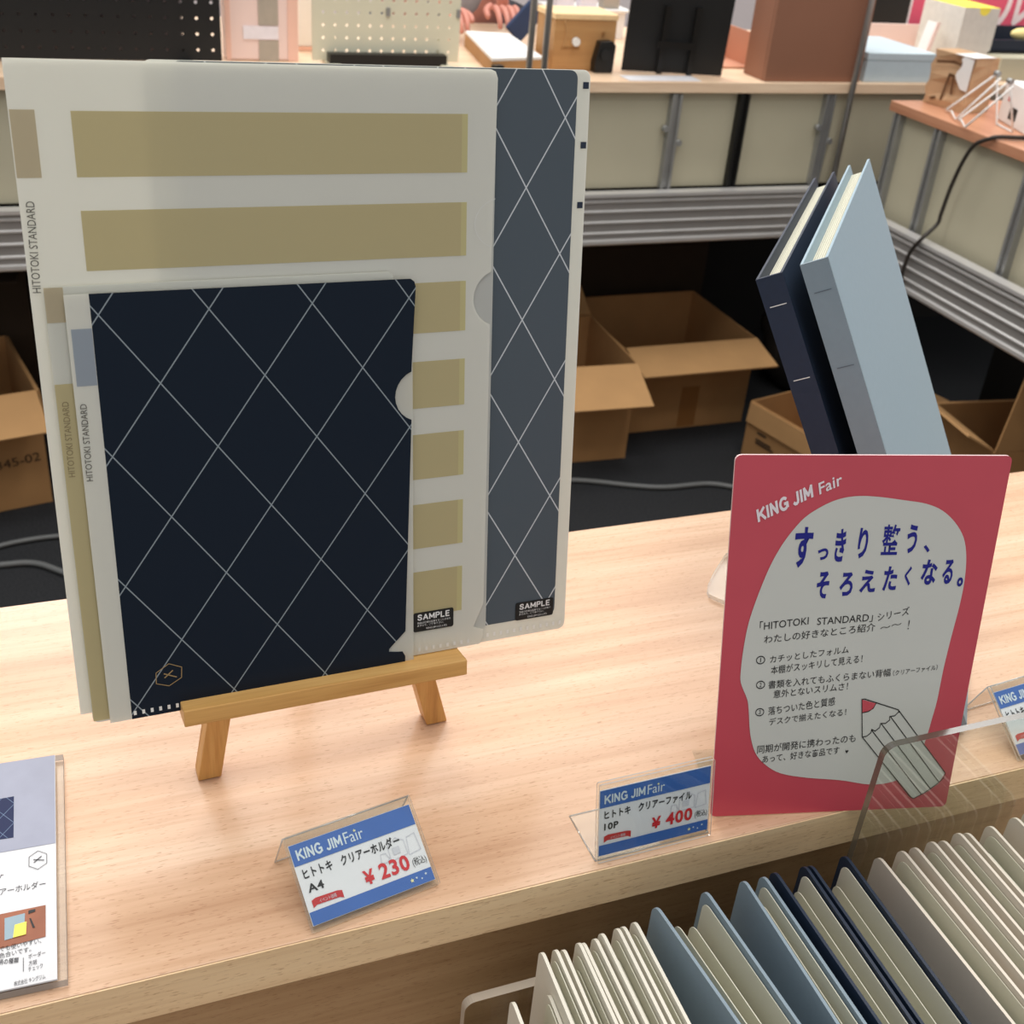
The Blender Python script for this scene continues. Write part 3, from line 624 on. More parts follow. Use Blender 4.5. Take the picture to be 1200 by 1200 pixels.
# face: nose, ears, eyes as shaped lumps joined to the head
def lump(c, r, sc):
    r_ = bmesh.ops.create_uvsphere(bmx, u_segments=10, v_segments=8, radius=r, matrix=Matrix.Translation(c) @ Matrix.Diagonal((*sc, 1)))
lump((0, -.122, 1.585), .018, (.7, 1, 1.2)); lump((.082, -.01, 1.59), .02, (.4, .8, 1.3)); lump((-.082, -.01, 1.59), .02, (.4, .8, 1.3)); lump((0, -.108, 1.545), .018, (1.3, .4, .35))
bmx.to_mesh(mesh); bmx.free()
for p in mesh.polygons: p.use_smooth = True
bo = bpy.data.objects.new('body', mesh); COL.objects.link(bo); bo.parent = P; FR[bo.name] = FR[P.name]
for s in (-1, 1):
    e = MB(); bmesh.ops.create_uvsphere(e.bm, u_segments=10, v_segments=8, radius=.011, matrix=Matrix.Translation((s*.032, -.104, 1.605))); e.build('eye', BLACKINK_FAR, P, smooth=True)
def addmesh(name, me, par):
    o = bpy.data.objects.new(name, me); COL.objects.link(o); o.parent = par; FR[o.name] = FR[par.name]; return o
tv = [(0, 0, .80), (0, 0, 1.05), (0, .01, 1.22), (0, .02, 1.37)]; te = [(0, 1), (1, 2), (2, 3)]; tr = [(.175, .13), (.15, .12), (.175, .13), (.16, .105)]
for s, hnd in ((1, hr), (-1, hl)):
    el = Vector((s*.235, -.07, 1.08)); wr = hnd + Vector((s*.015, .075, .045)); prev = 3
    for p, r in (((s*.17, .01, 1.375), .068), (el, .056), (el.lerp(wr, .5), .051), (wr+Vector((0, .01, .006)), .042)):
        tv.append(tuple(p)); tr.append(r); te.append((prev, len(tv)-1)); prev = len(tv)-1
addmesh('jacket', skin('jacket', tv, te, tr, JACKET, P), P)
lv = [(0, 0, .92)]; le = []; lr = [(.165, .125)]
for s in (-1, 1):
    prev = 0
    for p, r in (((s*.095, 0, .82), .1), ((s*.10, -.01, .47), .075), ((s*.10, .01, .10), .06)): lv.append(p); lr.append(r); le.append((prev, len(lv)-1)); prev = len(lv)-1
addmesh('trousers', skin('trousers', lv, le, lr, TROUS, P), P)
h = MB(); bmesh.ops.create_uvsphere(h.bm, u_segments=20, v_segments=14, radius=.105, matrix=Matrix.Translation((0, .008, 1.635)) @ Matrix.Diagonal((.92, 1.05, 1.02, 1)))
bmesh.ops.delete(h.bm, geom=[v for v in h.bm.verts if v.co.z < 1.60 - .4*v.co.y and v.co.y < .03 or v.co.z < 1.55], context='VERTS'); h.build('hair', HAIR, P, smooth=True)
o = MB().box((0, 0, 0), (.05, .012, .085)).build('navy_pouch', mat('navy_pouch_fabric', (44, 62, 96), .6), F=Matrix.Translation(HR + Vector((.028, -.070, -.018))) @ Matrix.Rotation(.75, 4, 'Y'), bevel=.004)
tag(o, 'navy pouch held in the right hand of the person', 'pouch')


# ================================================================== EASEL AND CLEAR HOLDERS
FF = frame((-0.0136, 0.4923, 0.9212), (0.9988, 0.0444, -0.0196), (0.0116, 0.1745, 0.9846))      # x along the sheets, y up them, z towards the viewer
FFi = FF.inverted()
def footpoint(px): return FFi @ Vector(px)
E = thing('table_easel', 'small pine table easel carrying the clear holders', 'easel', FF @ Matrix.Translation((.125, -.06, 0)))
EF = FR[E.name]; ei = EF.inverted()
lg = Matrix.Translation((-.125, .06, 0))
lf = ei @ Vector((0.0478, 0.5082, 0.854)); rf = ei @ Vector((0.1831, 0.5189, 0.854))
up = ei.to_3x3() @ Vector((0, 0, 1))
def leg(name, foot, top, wx, wz, matl):
    m = MB(); d = (top-foot).normalized(); sx = Vector((1, 0, 0)); sx = (sx - d*sx.dot(d)).normalized(); sz = sx.cross(d)
    c = []
    for p, isfoot in ((foot, True), (top, False)):
        for a, b in ((-1, -1), (1, -1), (1, 1), (-1, 1)):
            q = p + sx*a*wx/2 + sz*b*wz/2
            if isfoot: q = q - d*((q-foot).dot(up))/d.dot(up)      # cut level with the table
            c.append(q)
    return m.hexa(c).build(name, matl, E, bevel=.0006)
zb = -.0125
lf = lf + up*.0006; rf = rf + up*.0006
ltop = Vector((.108-.125+.003, .25, zb)); rtop = Vector((.108-.125+.026, .25, zb))
leg('leg', lf, ltop, .0125, .012, PINE_LEG); leg('leg', rf, rtop, .0125, .012, PINE_LEG)
hinge = Vector((-.003, .24, zb-.014))
foot = ei @ Vector((.131, .655, .8546)); leg('back_leg', foot, hinge, .0125, .011, PINE_LEG)
a = (0.0468, -0.0015); b = (0.2034, 0.0075); tl = (0.0482, 0.0014); bl = (0.048, -0.0085)
MB().span((tl[0]-.125+.000, bl[1]+.06, -.0055), (b[0]-.125, tl[1]+.06-.0005, .014)).build('ledge', PINE, E, bevel=.0006)
MB().span((-.045, .135, zb-.008), (.042, .147, zb+.0058)).build('crossbar', PINE, E)

KHAKI = (176, 164, 118)
FILM = film('frosted_film', (247, 246, 238), clear=.22, trans=.45, gloss=.05)
FILM_BACK = film('frosted_film_back', (240, 240, 234), clear=.3, trans=.5, gloss=.04)
KH = film('khaki_print_on_film', (206, 192, 146), clear=.04, trans=.35, gloss=.04)
KHL = film('pale_yellow_print_on_film', (224, 214, 160), clear=.12, trans=.45, gloss=.04)
KHG = film('khaki_print_behind_film', (206, 192, 162), clear=.06, trans=.45, gloss=.04)
GREYPRINT = diamond('grey_diamond_print', (78, 87, 95), (196, 200, 204), 0.259, 0.288, 0.0204, 0.0337)
NAVYPRINT = diamond('navy_diamond_print', (6, 22, 38), (136, 146, 152), 0.076, 0.2032, .0244, .0334, wid=.00030)
BLUEGREY = film('blue_grey_print', (168, 178, 190), clear=.05, trans=.4)
LETTER = mat('grey_lettering', (92, 90, 84), .6)
LETTER_K = mat('khaki_lettering', (142, 126, 92), .6)
GOLD = mat('gold_foil_print', (176, 148, 104), .35, .5)
WELD = mat('weld_mark', (226, 226, 222), .5)
STICK = mat('black_sticker', (14, 14, 14), .45)
STICKW = mat('sticker_white_print', (225, 225, 225), .5)
DOTNAVY = mat('navy_square_print', (28, 40, 60), .5)
def notch(u, v, r, umin, n=10):
    """points of a thumb notch cut into a right edge at u, going up"""
    pts = []
    half = math.acos(max(-1, min(1, (u-umin-r)/r)))
    for k in range(n+1):
        a = half + (2*PI-2*half)*k/n   # sweep through the left side
        pts.append((umin+r+r*math.cos(a), v+r*math.sin(a)))
    return pts[::-1]
def sheet(poly, z, th=.0003): return poly, z, th
def weldrow(par, u0, u1, v, z, step=.0042, wd=.0014, ht=.0024):
    m = MB(); u = u0
    while u < u1:
        m.poly([(u, v, z), (u+wd, v, z), (u+wd, v+ht, z), (u, v+ht, z)]); u += step
    return m.build('weld_seam', WELD, par, normals=False)
def sticker(par, P, z, name='sample_sticker'):
    (u0, v0), (u1, v1) = P
    s = MB().prism(rrect(u0, v0, u1, v1, .0012, 3), z, z+.0002).build(name, STICK, par); s['label'] = 'black sample sticker'
    H = v1-v0; W = u1-u0
    block_letters(s, 'SAMPLE', (u0+W*.1, v0+H*.60), (u1-W*.1, v0+H*.60), H*.31, STICKW, weight=.19, z=z+.0004)
    letter(s, '製品の仕様は変更することがあり', (u0+W*.1, v0+H*.42), (u1-W*.08, v0+H*.42), H*.085, STICKW, z=z+.0004)
    letter(s, 'ますので、ご了承下さい。', (u0+W*.1, v0+H*.28), (u1-W*.25, v0+H*.28), H*.085, STICKW, z=z+.0004)
    letter(s, 'KING JIM CO.,LTD.', (u0+W*.32, v0+H*.09), (u1-W*.16, v0+H*.09), H*.10, STICKW, z=z+.0004)
    return s
# grey diamond A4 holder, rearmost
G = thing('clear_holder', 'large grey clear holder with white diamond lines, rearmost on the easel', 'folder', FF @ Matrix.Translation((0, 0, -.0045)))
Fz = Matrix.Translation((0, 0, 0))
u0, u1, gb, gt = .0555, .2722, 0.0004, 0.3107
MB().prism(rrect(u0, gb, u1, gt, .004), -.0003, 0).build('back_sheet', FILM_BACK, G)
g0, g1 = 0.0677, 0.265
pr_ = rrect(g0, gb+.0105, g1, gt-.0003, .004)
fs = MB().prism(rrect(u0, gb, u1, gt, .004), .0004, .0007, mi=0).prism(pr_, .0008, .0009, mi=1).build('front_sheet', [FILM_BACK, GREYPRINT], G)
m = MB()
for q in ((0.2697, 0.3034), (0.2698, 0.2748), (0.2694, 0.2451)): m.poly([(q[0]-.0016, q[1]-.0016, .0010), (q[0]+.0016, q[1]-.0016, .0010), (q[0]+.0016, q[1]+.0016, .0010), (q[0]-.0016, q[1]+.0016, .0010)])
m.build('index_mark', DOTNAVY, G, normals=False)
sticker(G, ((0.2398, 0.0107), (0.264, 0.022)), .0011)
weldrow(G, .222, .270, gb+.003, .0010)
# khaki banded A4 holder
K = thing('clear_holder', 'large translucent clear holder with khaki bands, in front of the grey diamond one', 'folder', FF @ Matrix.Translation((0, 0, -.0008)))
kb = .0015
MB().prism(rrect(0, kb, .2205, .310, .004), -.0009, -.0006).build('back_sheet', FILM_BACK, K)
rt = [(.2185, kb+.005), (.2215, kb+.0105), (.2125, kb+.0115), (.2125, kb+.0135), (.2185, .027), (.2183, .1872)] 
nt_ = notch(.219, .200, .0145, .2095)
kp = [(0, kb), (.2165, kb)] + rt[:1] + [(.2185, kb+.009), (.2125, kb+.0115), (.2185, .027)] + [p for p in nt_ if p[0] < .2192] + [(.2205, .306), (.2193, .309), (.2165, .310), (0, .310)]
fsm = MB().prism(kp, 0, .0003, mi=0)
def rectq(mb, x0, y0, x1, y1, z, mi): mb.poly([(x0, y0, z), (x1, y0, z), (x1, y1, z), (x0, y1, z)], mi)
bands = [(.2624, .2896), (.2222, .2483), (.1842, .2096), (.1448, .1695), (.1058, .1307), (.0661, .0916), (.0251, .0523)]
for y0, y1 in bands:
    rectq(fsm, .0245, y0, .2022, y1, .0004, 1); rectq(fsm, .2022, y0, .2052, y1, .0004, 2)
rectq(fsm, .0004, .2624, .0103, .2900, .0004, 3)
fsm.build('front_sheet', [FILM, KH, KHL, KHG], K, normals=False)
letter(K, 'HITOTOKI STANDARD', (0.0046, 0.2136), (0.0061, 0.2527), .0036, LETTER, z=.0006)
ar = MB(); arc_ = [(.2241+.0145*math.cos(a), .2375+.0125*math.sin(a)) for a in [math.radians(105+14*k) for k in range(11)]]
for q in strip(arc_, .00035): ar.poly([(p.x, p.y, .0005) for p in q])
ar.build('notch_outline', WELD, K, normals=False)
weldrow(K, .150, .212, kb+.002, .0005)
sticker(K, ((0.1764, 0.016), (0.2002, 0.0277)), .0006)
# khaki A5 holder
K5 = thing('clear_holder', 'small khaki clear holder, mostly hidden, its edge showing left of the navy diamond one', 'folder', FF @ Matrix.Translation((0, 0, .0010)))
b5 = -.0035
MB().prism(rrect(.0054, b5, .166, .2162, .003), -.0004, -.0001).build('back_sheet', FILM_BACK, K5)
m = MB().prism(rrect(.0054, b5, .166, .2162, .003), .0002, .0005, mi=0)
rectq(m, .0056, b5+.001, .0136, .1724, .0006, 1); rectq(m, .0056, .2004, .0136, .2160, .0006, 2)
m.build('front_sheet', [FILM_BACK, KH, KHG], K5, normals=False)
letter(K5, 'HITOTOKI STANDARD', (0.01, 0.128), (0.0107, 0.1642), .0030, LETTER_K, z=.0008)
# navy A5 holder
V5 = thing('clear_holder', 'small navy clear holder with pale diamond lines, frontmost on the easel', 'folder', FF @ Matrix.Translation((0, 0, .0030)))
o5 = .0036
nb = -.0042; topv = .2128
MB().prism(rrect(.0134, nb, .1755, topv-.0004, .003), -.0005, -.0002).build('back_sheet', FILM_BACK, V5)
m = MB().prism([(.0134, nb), (.0240, nb), (.0240, topv), (.0134, topv)], 0, .0003, mi=0)
cy = .1530
nn = [p for p in notch(.1747, cy, .0137, .1660) if p[0] < .1750]
nav = [(.0240, nb), (.1690, nb), (.1704, nb+.002), (.1705, nb+.0085), (.1690, nb+.0115), (.1660, nb+.0118), (.1612, nb+.0128), (.1612, nb+.0145), (.1707, .0196)] + nn + [(.1772, .2085), (.1764, .2112), (.1745, .2126), (.0240, topv)]
m.prism(nav, 0, .0003, mi=1)
rectq(m, .0150, .1712, .0238, .1974, .0004, 2)
m.build('front_sheet', [FILM, NAVYPRINT, BLUEGREY], V5)
letter(V5, 'HITOTOKI STANDARD', (0.0175, 0.1257), (0.0182, 0.1629), .0030, LETTER, z=.0006)
weldrow(V5, .0250, .1685, nb+.0022, .0005)
c = (0.0437, 0.0175); h = MB()
hx = [(0.0442, 0.024), (0.0504, 0.0209), (0.0499, 0.015), (0.0435, 0.0114), (0.0373, 0.0138), (0.0376, 0.0199)]
for q in strip(hx+[hx[0]], .0004): h.poly([(p.x, p.y, .0006) for p in q])
for q in strip([(0.0417, 0.0164), (0.0458, 0.0198)], .0006)+strip([(0.0415, 0.0187), (0.0474, 0.0158)], .0006): h.poly([(p.x, p.y, .0006) for p in q])
h.build('hexagon_emblem', GOLD, V5, normals=False)

# ================================================================== LEAFLET AT THE LEFT
LFM = frame((-0.0355, 0.3866, 0.859), (0.9994, -0.034, 0.0), (0.034, 0.9994, 0.0))
LFt = thing('leaflet_stand', 'flat clear slab with a white and grey product leaflet at the left edge', 'leaflet', LFM @ Matrix.Translation((0, 0, -.0045)))
ACR = acrylic('clear_acrylic'); ACR_EDGE = film('acrylic_edge', (200, 198, 190), clear=.35, trans=.5, gloss=.25, rough=.1)
GREYHEAD = mat('grey_blue_print', (150, 153, 170), .5); LNAVY = diamond('leaflet_navy_print', (16, 30, 72), (110, 130, 160), 0.0, .118, .0052, .0070, wid=.00012)
WOODPIC = mat('brown_print', (150, 88, 60), .5, 0, .15, 60); INK = mat('grey_ink', (70, 70, 74), .6); REDINK = mat('red_ink', (214, 38, 46), .5); BLACKINK = mat('black_ink', (20, 20, 22), .5)
MB().prism([(-.105, .0004), (.0035, .0004), (.0035, .1525), (-.105, .1525)], 0, .0042, side=1).build('acrylic_slab', [ACR, film('slab_edge', (186, 178, 172), clear=.12, trans=.4)], LFt)
pp = MB().prism([(-.105, 0.0008), (-.0006, 0.0008), (-.0006, .1516), (-.105, .1516)], .0044, .0054).build('leaflet', [PAPER], LFt)
def P2(poly, mi=0, z=.0056, mb=None):
    return (mb or MB()).poly([(p[0], p[1], z) for p in poly], mi)
l0 = 0.0848
P2([(-.1048, l0), (-.0008, l0), (-.0008, .1514), (-.1048, .1514)]).build('grey_header', GREYHEAD, pp, normals=False)
P2([(-0.043, 0.0945), (-0.0208, 0.0936), (-0.0212, 0.1236), (-0.0444, 0.1229)], z=.0058).build('folder_picture', LNAVY, pp, normals=False)
h = MB(); hc = (-0.0091, 0.0751)
for q in strip([(hc[0]+.0048*math.sin(k*PI/3), hc[1]+.0062*math.cos(k*PI/3)) for k in range(7)], .0003)+strip([(hc[0]-.0018, hc[1]-.0012), (hc[0]+.0016, hc[1]+.0022)], .0005)+strip([(hc[0]-.002, hc[1]+.0008), (hc[0]+.0028, hc[1]-.0008)], .0005): h.poly([(p.x, p.y, .0058) for p in q])
h.build('hexagon_emblem', INK, pp, normals=False)
letter(pp, 'r', (-0.0267, 0.0675), (-0.0255, 0.0672), .004, INK, z=.0057)
letter(pp, 'クリアーホルダー', (-0.0336, 0.0568), (-0.0055, 0.057), .0035, INK, z=.0057)
P2([(-0.0395, 0.0228), (-0.0055, 0.026), (-0.0055, 0.0451), (-0.0406, 0.0444)], z=.0057).build('desk_photo', WOODPIC, pp, normals=False)
q = MB(); P2([(-0.0234, 0.0283), (-0.0149, 0.0295), (-0.0147, 0.0423), (-0.0237, 0.0415)], z=.0059, mb=q); q.build('sheet_picture', SKY, pp, normals=False)
q = MB(); P2([(-0.0197, 0.0288), (-0.0141, 0.0293), (-0.0139, 0.0369), (-0.0191, 0.0362)], z=.0061, mb=q); q.build('yellow_picture', YELLOW, pp, normals=False)
q = MB(); P2([(-0.0132, 0.0414), (-0.0101, 0.0421), (-0.0101, 0.0437), (-0.0132, 0.0435)], z=.0059, mb=q); P2([(-0.0112, 0.0326), (-0.0101, 0.0323), (-0.012, 0.0385), (-0.0128, 0.0387)], z=.0059, mb=q); q.build('pen_picture', BLACKINK, pp, normals=False)
letter(pp, '机でも使いやすい、', (-0.028, 0.0226), (-0.0074, 0.023), .0024, INK, z=.0057)
letter(pp, 'な色合いです。', (-0.0278, 0.0187), (-0.0118, 0.0193), .0024, INK, z=.0057)
letter(pp, '柄の種類', (-0.0259, 0.0153), (-0.0172, 0.0144), .0024, INK, z=.0057, bold=.01)
letter(pp, 'ボーダー', (-0.0129, 0.0152), (-0.0056, 0.0156), .0022, INK, z=.0057)
letter(pp, '方眼', (-0.0128, 0.0113), (-0.0092, 0.0113), .0022, INK, z=.0057)
letter(pp, 'チェック', (-0.0128, 0.008), (-0.0066, 0.0087), .0022, INK, z=.0057)
letter(pp, '株式会社 キングジム', (-0.0188, 0.0016), (-0.0056, 0.0023), .0022, INK, z=.0057)
q = MB()
for s in strip([(-0.015, 0.0086), (-0.0151, 0.0162)], .0003): q.poly([(p.x, p.y, .0057) for p in s])
q.build('rule_line', INK, pp, normals=False)

# ================================================================== PRICE CARDS
BLUEBAND = mat('blue_print', (62, 108, 186), .45); CARDW = mat('price_card_paper', (238, 238, 242), .5, 0, .01); RIBBON = mat('red_ribbon_print', (200, 40, 44), .5); FAINT = mat('faint_grey_print', (214, 214, 222), .6); STARW = mat('pale_star_print', (220, 232, 240), .5); STARY = mat('pale_yellow_star_print', (244, 240, 180), .5)
EDGE2 = film('bright_acrylic_edge', (236, 234, 228), clear=.4, trans=.5, gloss=.35, rough=.08)
def price_card(label, O, yaw, tilt, lines, price, leg_back):
    yaw, tilt = math.radians(yaw), math.radians(tilt)
    U = Vector((math.cos(yaw), math.sin(yaw), 0)); B = Vector((-math.sin(yaw), math.cos(yaw), 0)); V = Vector((0, 0, 1))*math.cos(tilt) + B*math.sin(tilt)
    F = frame(O, U, V); t = thing('price_tag', label, 'price tag', F, 'price tags in clear acrylic holders along the front of the table')
    W, H = .0666, .0402
    m = MB().prism(rrect(-.0012, -.0030, W+.0012, H+.0046, .001, 2), .0012, .0022, side=1)
    m.prism(rrect(-.0012, -.0030, W+.0012, H+.0046, .001, 2), -.0016, -.0006, side=1)
    # folded foot: in the holder's own plane coordinates, running back to the table
    Fi = F.inverted(); dwn = Fi.to_3x3() @ Vector((0, 0, -1)); back = Fi.to_3x3() @ B
    if leg_back == 'foot':
        a = Vector((-.0012, -.0030, -.0006)); s = back*.034; u = Vector((W+.0024, 0, 0)); tk = dwn*-.0010
    else:
        a = Vector((-.0012, H+.0042, -.0008)); hh = (F @ a).z - .8548; s = back*.012 + dwn*hh; u = Vector((W+.0024, 0, 0)); tk = back*-.0010
    m.hexa([a, a+u, a+u+s, a+s, a+tk, a+u+tk, a+u+s+tk, a+s+tk], mi=0)
    for e0, e1 in ((a+s, a+u+s), (a, a+u), (a, a+s), (a+u, a+u+s)): m.tube([e0, e1], .00045, 6, mi=1)
    m.build('acrylic_holder', [ACR, EDGE2], t)
    c = MB().prism([(0, 0), (W, 0), (W, H), (0, H)], -.0003, .0001).build('card', CARDW, t)
    z = .0004
    q = MB(); rectq(q, .0002, H*.735, W-.0002, H-.0002, z, 0); rectq(q, .0002, .0002, W-.0002, H*.165, z, 0); q.build('blue_band', BLUEBAND, c, normals=False)
    block_letters(c, 'KING JIM', (W*.04, H*.79), (W*.40, H*.79), H*.135, STARW, z=z+.0002)
    letter(c, 'Fair', (W*.42, H*.79), (W*.575, H*.79), H*.15, STARW, z=z+.0002)
    letter(c, lines[0], (W*.045, H*.565), (W*.275, H*.565), H*.10, BLACKINK, z=z, bold=.024)
    letter(c, lines[1], (W*.345, H*.565), (W*.83, H*.565), H*.10, BLACKINK, z=z, bold=.024)
    letter(c, lines[2], (W*.045, H*.39), (W*.17, H*.39), H*.10, BLACKINK, z=z, bold=.024)
    if price: letter(c, '¥', (W*.47, H*.235), (W*.555, H*.235), H*.165, REDINK, z=z+.0001, bold=.03)
    letter(c, price, (W*.60, H*.235), (W*.845, H*.235), H*.185, REDINK, z=z+.0001, bold=.03)
    if price: letter(c, '(税込)', (W*.87, H*.25), (W*.985, H*.25), H*.08, BLACKINK, z=z)
    rb = MB().poly([(W*.045, H*.20, z), (W*.075, H*.225, z), (W*.255, H*.215, z), (W*.285, H*.19, z), (W*.285, H*.285, z), (W*.25, H*.30, z), (W*.08, H*.31, z), (W*.045, H*.29, z)]).build('ribbon', RIBBON, c, normals=False)
    letter(rb, 'イベント価格', (W*.10, H*.235), (W*.235, H*.235), H*.04, FAINT, z=z+.0002)
    fq = MB()
    for pts in ([(.72, .40), (.72, .58), (.80, .66), (.86, .60), (.86, .42), (.72, .40)], [(.87, .40), (.89, .62), (.96, .64), (.97, .42), (.87, .40)], [(.64, .42), (.68, .40), (.71, .44), (.69, .52), (.65, .52), (.64, .42)]):
        for s in strip([(x*W, y*H) for x, y in pts], .0004): fq.poly([(p.x, p.y, z) for p in s])
    rectq(fq, W*.75, H*.46, W*.81, H*.55, z, 0); fq.build('faint_drawing', FAINT, c, normals=False)
    for cx, cy_, r, mm in ((.515, .915, .0009, STARY), (.82, .085, .0012, STARY), (.86, .10, .0007, STARW), (.90, .07, .0006, STARW), (.94, .11, .0008, STARW)):
        st = MB(); pts = []
        for k in range(10): a2 = PI/2+k*PI/5; rr = r if k % 2 == 0 else r*.45; pts.append((cx*W+rr*math.cos(a2), cy_*H+rr*math.sin(a2), z+.0003))
        st.poly(pts).build('star', mm, c, normals=False)
    return t
price_card('price tag reading 230 yen lying well back, in front of the easel', (0.0803, 0.3849, 0.8572), 9.81, 54.7, ('ヒトトキ', 'クリアーホルダー', 'A4'), '230', 'leg')
price_card('upright price tag reading 400 yen left of the pink sign', (0.2332, 0.3865, 0.8572), .97, 12.33, ('ヒトトキ', 'クリアーファイル', '10P'), '400', 'foot')
price_card('tilted price tag cut off by the right frame edge, right of the pink sign', (0.5173, 0.3872, 0.8573), 5, 52, ('ヒトトキ', '', ''), '', 'leg')

# ================================================================== PINK SIGN
Sbl, Sbr, Stl, Str = Vector((0.3073, 0.3973, 0.855)), Vector((0.4455, 0.3659, 0.855)), Vector((0.3, 0.4307, 1.0683)), Vector((0.4433, 0.3985, 1.0685))
SF = frame(Sbl, Sbr-Sbl, Stl-Sbl); Sn = SF.to_3x3() @ Vector((0, 0, 1)); SFi = SF.inverted()
sbl, sbr, stl, str_ = [SFi @ p for p in (Sbl, Sbr, Stl, Str)]
def smap(p):  # (u, v, height) on the slightly bowed board
    u, v = p.x, p.y; q = (1-v)*((1-u)*sbl+u*sbr) + v*((1-u)*stl+u*str_); return q + Vector((0, 0, p.z))
S = thing('sign_board', 'pink handwritten promotion sign leaning at the front of the table', 'sign', SF)
SW, SH = (sbr-sbl).length, (stl-sbl).length
PINKB = mat('pink_sign_print', (203, 75, 89), .38, 0, .02, 30, spec=.5); SIGNW = mat('sign_white_area', (208, 208, 201), .4, 0, .01, 30); SIGNEDGE = mat('sign_edge', (236, 206, 206), .5)
BLUEPEN = mat('blue_marker', (22, 26, 132), .5); PEN = mat('black_pen', (36, 34, 34), .6)
r_ = .012
def uvround(r, seg=4):
    ar = SH/SW
    return [(x, y/ar) for x, y in rrect(0, 0, 1, ar, r, seg)]
def flat(poly, z, m, name, par, cuts=8):
    b = MB(); b.poly([(x, y, z) for x, y in poly]); bmesh.ops.triangulate(b.bm, faces=b.bm.faces)
    for k in range(1, cuts):
        for ax in (0, 1):
            no = [0, 0, 0]; no[ax] = 1; co = [0, 0, 0]; co[ax] = k/cuts
            bmesh.ops.bisect_plane(b.bm, geom=b.bm.verts[:]+b.bm.edges[:]+b.bm.faces[:], plane_co=co, plane_no=no)
    b.map(smap); return b.build(name, m, par, normals=False)
bd = MB().prism(uvround(.022), -.0012, -.0006, mi=1, side=1).prism(uvround(.022), -.0005, 0, mi=0, side=1); bd.map(smap); board = bd.build('board', [PINKB, SIGNEDGE], S)
blob = [(0.4519, 0.8992), (0.5275, 0.8969), (0.6239, 0.8881), (0.7054, 0.8792), (0.7704, 0.8615), (0.8266, 0.8303), (0.8695, 0.7898), (0.8923, 0.7398), (0.9025, 0.6752), (0.9006, 0.6048), (0.8897, 0.5138), (0.8815, 0.4231), (0.8788, 0.3352), (0.8697, 0.2713), (0.8625, 0.2274), (0.8481, 0.1672), (0.823, 0.1199), (0.7572, 0.0896), (0.6573, 0.0818), (0.5282, 0.099), (0.3839, 0.1113), (0.276, 0.1277), (0.2095, 0.1558), (0.1634, 0.1935), (0.136, 0.2506), (0.1205, 0.3265), (0.1103, 0.3565), (0.0821, 0.4013), (0.0781, 0.4378), (0.0813, 0.4977), (0.0928, 0.5682), (0.1167, 0.6372), (0.149, 0.7094), (0.1801, 0.7605), (0.2151, 0.8022), (0.2648, 0.8456), (0.3284, 0.8757), (0.3877, 0.8928)]
nb_ = len(blob); sm = []
for i in range(nb_):
    pa, pb, pc, pd = [Vector(blob[(i+k-1) % nb_]) for k in range(4)]
    for k in range(4):
        t = k/4; q = .5*((2*pb)+(pc-pa)*t+(2*pa-5*pb+4*pc-pd)*t*t+(3*pb-pa-3*pc+pd)*t**3); sm.append((q.x, q.y))
flat(sm, .0003, SIGNW, 'white_area', board)
block_letters(board, 'KING JIM', (0.0967, 0.8333), (0.2879, 0.8973), .034, WHITEPRINT, weight=.23, z=.0004, fm=smap)
letter(board, 'Fair', (0.3085, 0.9037), (0.3876, 0.9292), .030, WHITEPRINT, z=.0004, fm=smap, bold=.016)
HEAD = [('す', 0.2367, 0.7154, 0.3027, 0.8215), ('っ', 0.3257, 0.735, 0.3651, 0.766), ('き', 0.3871, 0.73, 0.4261, 0.8166), ('り', 0.4721, 0.7383, 0.5081, 0.8184), ('整', 0.5606, 0.7467, 0.6243, 0.8267), ('う', 0.6537, 0.7506, 0.6918, 0.8264), ('、', 0.7216, 0.7524, 0.7463, 0.7725), ('そ', 0.3355, 0.6324, 0.3816, 0.7052), ('ろ', 0.4221, 0.6384, 0.4723, 0.7021), ('え', 0.4988, 0.6468, 0.5586, 0.7082), ('た', 0.5865, 0.6505, 0.6382, 0.7167), ('く', 0.6661, 0.6636, 0.6906, 0.7162), ('な', 0.7285, 0.6653, 0.7883, 0.7337), ('る', 0.8111, 0.6668, 0.851, 0.7332), ('。', 0.8731, 0.6592, 0.8967, 0.6845)]
for ch, u0, v0, u1, v1 in HEAD: letter(board, ch, None, None, 0, BLUEPEN, name='headline_character', box=(u0, v0, u1, v1), z=.0005, fm=smap, bold=.032 if ch != '整' else .015)
LINES = [('「HITOTOKI', (0.1369, 0.5488), (0.3204, 0.5627), 0.03), ('STANDARD」', (0.3535, 0.5599), (0.5665, 0.5688), 0.03), ('シリーズ', (0.5866, 0.5685), (0.7064, 0.5859), 0.026), ('わたしの好きなところ紹介', (0.1576, 0.5131), (0.5818, 0.5424), 0.026), ('〜〜', (0.6024, 0.5397), (0.6835, 0.5529), 0.02), ('カチッとしたフォルム', (0.1875, 0.4576), (0.4897, 0.4814), 0.024), ('本棚がスッキリして見える！', (0.1949, 0.426), (0.5488, 0.4537), 0.026), ('書類を入れてもふくらまない背幅', (0.1903, 0.3845), (0.6697, 0.4121), 0.026), ('（クリアーファイル）', (0.68, 0.412), (0.8564, 0.426), 0.018), ('意外とないスリムさ！', (0.214, 0.3568), (0.5056, 0.3756), 0.026), ('落ちついた色と質感', (0.2002, 0.3072), (0.4622, 0.3315), 0.028), ('デスクで揃えたくなる！', (0.2076, 0.2768), (0.5126, 0.3001), 0.024), ('同期が開発に携わったのも', (0.1703, 0.1933), (0.5661, 0.2192), 0.028), ('あって、好きな商品です', (0.1946, 0.1641), (0.5057, 0.1843), 0.026)]
